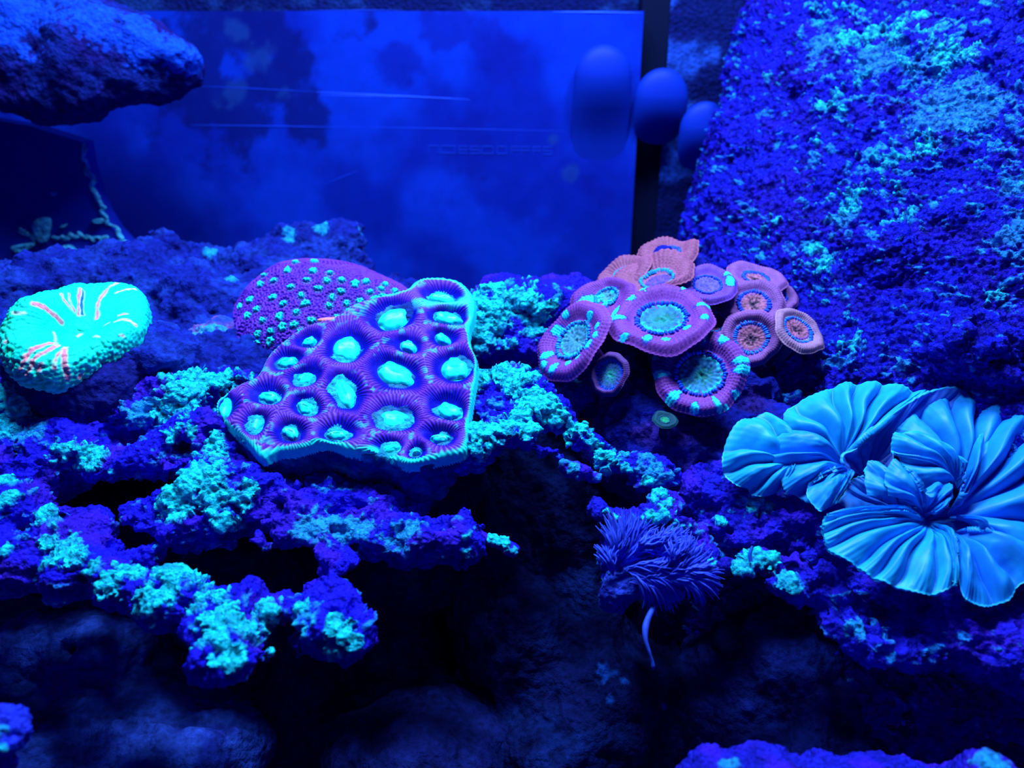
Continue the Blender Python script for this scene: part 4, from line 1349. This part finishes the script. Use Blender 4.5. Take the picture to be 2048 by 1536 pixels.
PINK = (0.27, 0.045, 0.36)
PURP = (0.20, 0.05, 0.48)
ORNG = (0.34, 0.075, 0.18)
ORNP = (0.30, 0.075, 0.32)
GREEN = ((0.02, 0.24, 0.22), (0.03, 0.17, 0.40), (0.01, 0.50, 0.42))
GREY = ((0.07, 0.24, 0.34), (0.07, 0.24, 0.42), (0.01, 0.55, 0.58))
WARM = ((0.04, 0.015, 0.05), (0.42, 0.10, 0.20), (0.22, 0.05, 0.34))
DIM = ((0.04, 0.40, 0.35), (0.06, 0.12, 0.40), (0.02, 0.10, 0.7))
RB = (0.02, 0.08, 0.85)
RBC = (0.02, 0.25, 0.85)


def z2(l):
    return [(1040 + t[0] / 3.2, 440 + t[1] / 3.2) + tuple(t[2:]) for t in l]


polyp(1337, 500, 3.22, 62, 26, 6, 0.3, ORNG, WARM, RB, [], 11, 'rearmost orange brown ruffled polyp at the top of the cluster', 0.22, wave=0.14, bead=36, rowc=(0.25, 0.05, 0.08))
polyp(1245, 545, 3.16, 62, 30, 28, 0.3, ORNG, WARM, RBC, [], 12, 'orange brown polyp seen edge on at the upper left of the cluster', 0.22, wave=0.08, bead=36, rowc=(0.22, 0.05, 0.10))
polyp(1305, 545, 3.06, 84, 42, 14, 0.36, ORNG, ((0.1, 0.05, 0.4), (0.15, 0.05, 0.45), (0.1, 0.04, 0.4)), RBC, [], 13, 'large orange polyp with a blue fringed ring just behind the front pink one', 0.24, epx=1318, epy=560, wave=0.10, bead=36, rowc=(0.28, 0.05, 0.10))
polyp(1512, 552, 3.14, 62, 26, -14, 0.36, ORNP, WARM, RB, [], 14, 'flat mauve polyp at the rear right of the cluster, half covered', 0.22, wave=0.06)
polyp(1562, 590, 3.12, 40, 26, -40, 0.3, ORNP, WARM, RB, [], 24, 'sliver of a mauve polyp sticking out behind the orange ringed one', 0.2, wave=0.05)
polyp(1200, 605, 2.98, 74, 48, 30, 0.3, PINK, GREY, RBC, z2([(430, 545, 20, 10), (540, 495, 13, 5), (495, 580, 12, 6), (300, 605, 8, 6), (470, 520, 8, 5)]), 15, 'pink polyp with cyan streaks tucked behind the large front one', 0.22, epx=1216, epy=585, wave=0.06)
polyp(1415, 566, 3.0, 62, 38, -6, 0.42, PURP, ((0.12, 0.06, 0.45), (0.16, 0.08, 0.5), (0.14, 0.06, 0.45)), RB, z2([(1345, 395, 7, 12), (1330, 345, 10, 4)]), 16, 'mauve polyp with one green smear on its right rim', 0.22, wave=0.06)
polyp(1508, 604, 2.98, 64, 50, -12, 0.44, ORNP, WARM, RB, [], 17, 'upper orange polyp with a thin blue ring at the right of the cluster', 0.22)
polyp(1427, 642, 2.99, 46, 36, 10, 0.5, ORNP, WARM, RBC, [], 18, 'small half hidden orange polyp in the gap right of the front pink one', 0.2)
polyp(1600, 660, 2.84, 58, 34, -42, 0.50, (0.42, 0.16, 0.32), WARM, (0.02, 0.16, 0.9), [], 19, 'oval orange polyp with thick blue ring, set apart at the far right', 0.2, epx=1596, epy=654)
polyp(1502, 674, 2.89, 61, 58, 0, 0.50, ORNP, WARM, (0.02, 0.16, 0.9), [], 20, 'lower orange polyp with thick blue ring right of the round pink one', 0.24)
polyp(1140, 678, 2.84, 92, 56, 52, 0.42, PINK, GREY, RBC, z2([(230, 705, 10, 9), (165, 880, 12, 7), (155, 945, 8, 8), (220, 950, 11, 6), (295, 905, 6, 5), (355, 870, 6, 5), (435, 805, 11, 9), (485, 745, 7, 6), (480, 690, 7, 6), (435, 620, 8, 7), (295, 610, 7, 7)]), 21,
      'leftmost pink polyp, tilted left, with many cyan blotches round its rim', 0.26, epx=1146, epy=676, wave=0.05)
polyp(1216, 748, 2.72, 46, 38, 70, 0.66, (0.12, 0.03, 0.2), DIM, RB, [], 22, 'small dark purple cup-shaped polyp with blue fringe below the left pink one', 0.2, cup=0.2)
polyp(1322, 632, 2.80, 106, 66, 4, 0.44, PINK, GREEN, RB, z2([(690, 430, 9, 5), (690, 495, 11, 8), (595, 580, 7, 22), (620, 640, 17, 6), (820, 768, 10, 6), (930, 755, 6, 6), (680, 755, 6, 6), (1055, 685, 7, 6), (1165, 640, 7, 6), (1180, 545, 14, 5), (1045, 440, 10, 4), (770, 435, 14, 5)]), 23,
      'largest pink polyp at the front with a big green disc, top centre', 0.26, epx=1324, epy=630)
polyp(1399, 742, 2.70, 95, 87, 0, 0.47, PINK, GREEN, RB, z2([(885, 865, 9, 8), (895, 985, 17, 6), (985, 1130, 16, 8), (1120, 1200, 10, 6), (1250, 1165, 17, 4), (1390, 1115, 9, 7), (1410, 960, 14, 7), (1395, 905, 14, 6), (1305, 750, 14, 7), (1180, 720, 16, 5), (1025, 775, 13, 6), (1310, 1190, 6, 4)]), 25,
      'round pink polyp with a green centre at the lower front of the cluster', 0.3, epx=1402, epy=746)
polyp(1330, 838, 2.66, 26, 17, -10, 0.4, (0.008, 0.05, 0.09), ((0.01, 0.35, 0.12), (0.01, 0.18, 0.12), (0.01, 0.1, 0.15)), (0.01, 0.08, 0.16), [], 26, 'tiny dim green polyp in the shade below the round pink polyp', 0.26)
Vv, Ff = tube(catmull([P(1258, 778, 2.84), P(1275, 785, 2.84), P(1298, 795, 2.84), P(1316, 802, 2.86)], 12), 0.012, 8)
tag(obj('worm_tube', Vv, Ff, M_DARK, np.tile((0.03, 0.04, 0.4), (len(Vv), 1))), 'short dull blue tube lying between the dark cup polyp and the round pink one', 'tube')


# ------------------------------------------------------------------ ruffled blue leaf coral
def zE(x, y):
    return (1400 + x / 2.954, 720 + y / 2.954)


def dE(px, py):
    return 2.36 + (1040 - py) * 0.00088


leafc = empty('ruffled_coral', P(1850, 1130, 2.5), 'large sky blue leafy ruffled coral with puffy ribs at the right edge', 'coral')


def fan(root, bd, ribs, droot=0.0, dedge=0.0, puff=0.05, amp=0.022, c=(0.012, 0.27, 0.86), c2=(0.01, 0.44, 0.86), seed=0, twist=0.12, name='lobe', nu=None, sag=0.0, edge_off=None):
    rx, ry = zE(*root)
    r0 = P(rx, ry, dE(rx, ry) + droot)
    pts = []
    m = len(bd)
    for i, b in enumerate(bd):
        x, y = zE(b[0], b[1])
        off = b[2] if len(b) > 2 else dedge
        pts.append(P(x, y, dE(x, y) + off))
    nu = nu or 30 * m
    nv = 44
    Bd = catmull(pts, nu)
    rg = np.random.default_rng(seed)
    u = np.linspace(0, 1, nu)
    v = np.linspace(0, 1, nv)
    U, Vv = np.meshgrid(u, v, indexing='ij')
    U, Vv = U.ravel(), Vv.ravel()
    n = np.zeros(3)
    for i in range(nu - 1):
        n += np.cross(Bd[i] - r0, Bd[i + 1] - r0)
    n = norm(n)
    mid = Bd.mean(0)
    if n @ norm(EYE - mid) < 0:
        n = -n
    # uneven rib positions
    kn = np.linspace(0, 1, ribs + 1) + rg.uniform(-0.28, 0.28, ribs + 1) / ribs
    kn = (kn - kn[0]) / (kn[-1] - kn[0])
    Uw = U + twist * 0.15 * (1 - Vv) * np.sin(2 * math.pi * U + seed) + 0.012 * np.sin(9 * Vv + 5 * U)
    ph = np.interp(np.clip(Uw, 0, 1), kn, np.arange(ribs + 1))
    rib = (np.sin(math.pi * ph) ** 2 + 0.004) ** 0.4
    fine = 0.5 + 0.5 * np.cos(2 * math.pi * ph * 4 + 2 * np.sin(6 * Vv))
    edgew = 1 + 0.004 * np.sin(U * nu * 0.55 + seed) + 0.022 * (rib - 0.6) + 0.012 * np.sin(U * 37 + seed)
    size = np.linalg.norm(Bd - r0, axis=1).mean()
    bump = sstep(0.05, 0.45, Vv) * (1 - 0.55 * sstep(0.82, 1.0, Vv))
    h = puff * np.sin(math.pi * np.clip(Vv, 0, 1) ** 0.9) + amp * (rib - 0.5) * 2.0 * bump + 0.0012 * fine * sstep(0.6, 0.95, Vv) - sag * Vv ** 2
    q = np.stack([U * 6, Vv * 3, U * 0 + seed * 3.1], 1)
    h = h + 0.014 * (fbm(q, 1.5, 2, seed) - 0.5) * sstep(0.1, 0.4, Vv)
    Bu = np.repeat(Bd, nv, 0)
    W = r0 + (Bu - r0) * (Vv * (1 + (edgew - 1) * Vv ** 3))[:, None] + h[:, None] * n
    F = grid_faces(nu, nv)
    Nn = normals(W, F)
    if (Nn @ n).mean() < 0:
        F = F[:, ::-1]
        Nn = -Nn
    th = 0.010
    back_ = W - Nn * th
    k = len(W)
    Fb = F[:, ::-1] + k
    idx = np.arange(nu) * nv + nv - 1
    rimF = np.stack([idx[:-1], idx[1:], idx[1:] + k, idx[:-1] + k], 1)
    s0 = np.arange(nv)
    s1 = (nu - 1) * nv + np.arange(nv)
    side = np.vstack([np.stack([s0[:-1], s0[1:], s0[1:] + k, s0[:-1] + k], 1), np.stack([s1[:-1], s1[1:], s1[1:] + k, s1[:-1] + k], 1)])
    nz = fbm(q, 3.0, 3, seed + 7)
    col = mix(c, c2, sstep(0.4, 0.7, nz) * 0.6 + 0.4 * sstep(0.75, 1.0, Vv))
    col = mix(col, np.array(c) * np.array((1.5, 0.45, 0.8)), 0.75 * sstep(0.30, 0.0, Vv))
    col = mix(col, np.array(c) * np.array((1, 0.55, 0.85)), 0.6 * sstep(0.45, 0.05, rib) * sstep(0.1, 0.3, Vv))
    col = mix(col, (0.03, 0.62, 0.9), 0.7 * sstep(0.975, 1.0, Vv))
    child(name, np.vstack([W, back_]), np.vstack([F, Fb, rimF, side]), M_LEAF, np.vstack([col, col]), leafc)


CY = (0.012, 0.46, 0.88)
MB = (0.012, 0.27, 0.86)
fan((1300, 960), [(780, 900, .06), (850, 780, .08), (900, 700, .08), (1000, 700, .06), (1150, 780, .05), (1320, 860, .05), (1500, 880, .05), (1600, 980, .05), (1560, 1080, .05)], 9, 0.10, 0.06, 0.0, 0.008, c=(0.02, 0.13, 0.62), c2=(0.02, 0.2, 0.7), seed=1)
fan((560, 620), [(540, 480, .02), (500, 395), (400, 318), (300, 345), (235, 365), (180, 440), (130, 540), (133, 630), (160, 700), (220, 752), (285, 765), (305, 802), (370, 814), (440, 790), (500, 740, .02), (540, 690, .03)], 6, 0.06, 0.06, 0.05, 0.022, c=(0.012, 0.40, 0.86), c2=CY, seed=2)
fan((840, 590), [(500, 430), (492, 325), (600, 240), (700, 195), (800, 160), (900, 134), (1040, 140), (1150, 150), (1250, 180), (1325, 195), (1240, 248), (1130, 315), (1010, 425), (920, 505)], 8, 0.06, 0.07, 0.045, 0.026, c=(0.012, 0.36, 0.86), c2=CY, seed=3)
fan((830, 625), [(740, 800), (640, 850), (560, 800), (490, 770), (470, 690), (430, 610), (425, 550), (455, 470), (530, 420), (620, 420)], 4, 0.03, 0.01, 0.055, 0.022, c=MB, c2=(0.012, 0.38, 0.86), seed=4)
fan((985, 700), [(885, 690, .05), (838, 585, .02), (900, 530, .01), (985, 480, 0), (1075, 385, 0), (1150, 318, 0), (1250, 245, 0), (1340, 198, 0), (1450, 160, .02), (1560, 182, .03), (1560, 230, .05), (1400, 245, .08), (1250, 310, .08), (1180, 430, .08), (1140, 580, .08), (1130, 660, .08)], 10, 0.10, 0.0, -0.01, 0.008, c=(0.04, 0.13, 0.72), c2=(0.05, 0.16, 0.75), seed=5, name='inner_fold')
fan((880, 655), [(740, 640), (690, 700), (640, 730), (632, 800), (690, 888), (745, 882), (800, 825), (850, 750), (885, 680)], 3, 0.0, -0.03, 0.03, 0.016, c=MB, c2=CY, seed=6)
fan((1520, 760), [(1130, 445), (1160, 390), (1230, 300), (1300, 255), (1400, 222), (1490, 205), (1600, 210), (1700, 196), (1800, 214), (1914, 270), (2050, 340), (1950, 400), (1760, 420), (1620, 520)], 6, 0.06, 0.05, 0.05, 0.026, c=MB, c2=(0.012, 0.36, 0.88), seed=7)
fan((1505, 720), [(1320, 775, .0), (1245, 690), (1188, 600), (1135, 535), (1126, 455), (1200, 424), (1300, 432), (1400, 480), (1480, 560), (1540, 660)], 6, 0.0, -0.02, 0.05, 0.020, c=(0.012, 0.30, 0.88), c2=CY, seed=8)
fan((1180, 890), [(985, 800), (968, 720), (975, 640), (1000, 598), (1060, 615), (1090, 680), (1110, 760)], 2, 0.04, 0.0, 0.04, 0.016, c=MB, c2=(0.012, 0.34, 0.86), seed=9)
fan((1320, 905), [(1110, 800), (1092, 710), (1110, 630), (1160, 590), (1230, 675), (1305, 765), (1400, 722), (1480, 735), (1492, 785), (1455, 860), (1395, 914)], 6, 0.02, -0.05, 0.05, 0.016, c=MB, c2=(0.012, 0.32, 0.88), seed=10, name='curled_lobe')
fan((1480, 920), [(1580, 640, -.02), (1600, 520, -.02), (1680, 420, 0), (1800, 350, 0), (1960, 310), (2150, 380), (2300, 600), (2300, 850), (2250, 1050), (2150, 1200), (1980, 1250), (1820, 1160), (1640, 1060)], 6, 0.04, 0.0, 0.06, 0.035, c=MB, c2=(0.012, 0.34, 0.9), seed=11)
fan((1500, 1030), [(1505, 1160, -.04), (1515, 1280), (1545, 1395), (1600, 1440), (1680, 1455), (1760, 1450), (1830, 1405), (1914, 1315), (2000, 1240), (1950, 1150), (1760, 1060)], 3, 0.03, -0.04, 0.05, 0.028, c=(0.012, 0.26, 0.88), c2=(0.012, 0.34, 0.9), seed=12)
fan((1340, 970), [(1000, 905), (850, 930), (765, 915), (735, 960), (724, 1020), (740, 1090), (795, 1142), (880, 1200), (960, 1250), (1060, 1302), (1200, 1362), (1300, 1380), (1400, 1382), (1482, 1350), (1505, 1290), (1500, 1200), (1490, 1090)], 11, 0.04, -0.06, 0.05, 0.018, c=(0.012, 0.34, 0.88), c2=CY, seed=13)
V, F = solid([Blob(1850, 1080, 2.56, 90, 50), Blob(1850, 1150, 2.55, 90, 70, 0.14), Blob(1700, 960, 2.68, 90, 50, 0.1), Blob(1760, 1040, 2.62, 80, 60, 0.1), Blob(1960, 1100, 2.55, 90, 70, .14), Blob(1620, 930, 2.72, 60, 40, .1)], (), 0.014, 0.08, amp=((8, 0.02),), sub=1, seed=131)
child('skeleton_base', V, F, M_DARK, np.tile((0.006, 0.01, 0.14), (len(V), 1)), leafc)

# ------------------------------------------------------------------ feathery tuft, hanging tendril and small worms
tuft = empty('feather_tuft', P(1290, 1180, 2.4), 'violet blue feathery tuft of fine branched strands on the right ledge', 'soft coral')


def frond(b, d0, a0, a1, l0, l1, nstr, seed, curl=0.0, dd=-0.05):
    rg = random.Random(seed)
    parts = []
    nstr = int(nstr * 1.5)
    for i in range(nstr):
        t = i / max(1, nstr - 1) + rg.uniform(-0.05, 0.05)
        a = math.radians(a0 + (a1 - a0) * t)
        L = l0 + (l1 - l0) * math.sin(math.pi * min(max(t, 0), 1)) if l1 > l0 else l0
        L *= rg.uniform(0.7, 1.05)
        pth = []
        cv = rg.uniform(-0.35, 0.35) + 1.6 * curl
        s0 = rg.uniform(0, 0.35)
        dz = rg.uniform(0.2, 1.0) * dd * 0.75
        for j in range(8):
            f_ = s0 + (1 - s0) * j / 7
            aa = a + cv * f_
            x = b[0] + L * f_ * math.cos(aa) + 1.5 * math.sin(j * 1.9 + i)
            y = b[1] - L * f_ * math.sin(aa) + 1.5 * math.cos(j * 1.6 + i)
            pth.append(P(x, y, d0 + dz * math.sin(f_ * 2.4) + 0.0 * f_))
        parts.append(tube(pth, np.array([.0022, .0026, .0028, .0030, .0030, .0028, .0022, .0012]) * rg.uniform(0.8, 1.2), 5))
    V_, F_ = join(parts)
    n_ = fbm(V_, 20, 2, seed)
    o_ = child('frond', V_, F_, M_TUFT, mix((0.03, 0.035, 0.62), (0.07, 0.12, 0.95), n_), tuft)
    o_['kind'] = 'stuff'


frond((1226, 1140), 2.40, 84, 22, 100, 125, 150, 1, 0.1, -0.06)
frond((1300, 1130), 2.38, 82, 8, 70, 105, 130, 2, -0.2, -0.08)
frond((1250, 1140), 2.36, 30, -22, 90, 130, 120, 3, -0.3, -0.08)
frond((1320, 1160), 2.34, 25, -5, 80, 120, 80, 4, 0.1, -0.07)
frond((1330, 1140), 2.36, 50, -10, 60, 95, 90, 5, 0.25, -0.10)
frond((1345, 1150), 2.33, 30, -20, 70, 100, 110, 8, -0.2, -0.06)
frond((1260, 1165), 2.34, 20, -10, 80, 110, 110, 9, 0.1, -0.05)
frond((1290, 1100), 2.37, 60, 10, 60, 90, 110, 10, -0.3, -0.06)
frond((1226, 1150), 2.38, 120, 85, 50, 70, 40, 6, 0.0, -0.04)
frond((1270, 1110), 2.37, 75, 40, 50, 70, 50, 7, -0.3, -0.07)
V, F = solid([Blob(1222, 1180, 2.4, 26, 30), Blob(1235, 1205, 2.42, 22, 20), Blob(1260, 1165, 2.42, 40, 26), Blob(1310, 1165, 2.42, 60, 22), Blob(1370, 1155, 2.4, 44, 20), Blob(1240, 1140, 2.44, 24, 26), Blob(1330, 1185, 2.46, 40, 14)], (), 0.008, 0.03, amp=((14, 0.016), (34, 0.012)), sub=1, seed=141)
N = normals(V, F)
V2 = V + N * (0.012 * (fbm(V, 60, 2, 3) - 0.5))[:, None]
child('holdfast', V2, F, M_ROCK, mix((0.02, 0.025, 0.5), (0.05, 0.10, 0.8), fbm(V, 24, 3, 5)), tuft)

pth = catmull([P(1335, 1182, 2.42), P(1318, 1200, 2.36), P(1303, 1222, 2.31), P(1292, 1250, 2.28), P(1291, 1278, 2.26), P(1299, 1305, 2.25), P(1305, 1325, 2.25), P(1307, 1340, 2.25)], 50)
q = np.linspace(0, 1, 50)
rad = np.interp(q, [0, .15, .3, .45, .5, .6, .75, .85, .93, 1], [.014, .010, .008, .010, .009, .006, .004, .005, .006, .001])
Vv, Ff = tube(pth, rad, 10)
tag(obj('hanging_tendril', Vv, Ff, M_TUFT, np.tile((0.025, 0.06, 0.5), (len(Vv), 1))), 'thin pale blue tendril hanging below the feathery tuft', 'tendril')
for pts, d, lab in [([(1501, 1122), (1500, 1108), (1503, 1098), (1505, 1092)], 2.30, 'thin upright worm beside the brightest crust on the right ledge'),
                    ([(186, 893), (190, 886), (196, 882), (199, 880)], 2.62, 'short pale worm at the rim of a hole right under the teal coral'),
                    ([(38, 862), (42, 852), (48, 848), (47, 838)], 2.66, 'hooked pale worm in the shade at the far left under the teal coral')]:
    Vv, Ff = tube(catmull([P(x, y, d) for x, y in pts], 14), np.linspace(0.007, 0.0035, 14), 6)
    tag(obj('tube_worm', Vv, Ff, M_TUFT, np.tile((0.03, 0.12, 0.75), (len(Vv), 1))), lab, 'worm', 'small worms on the ledges')
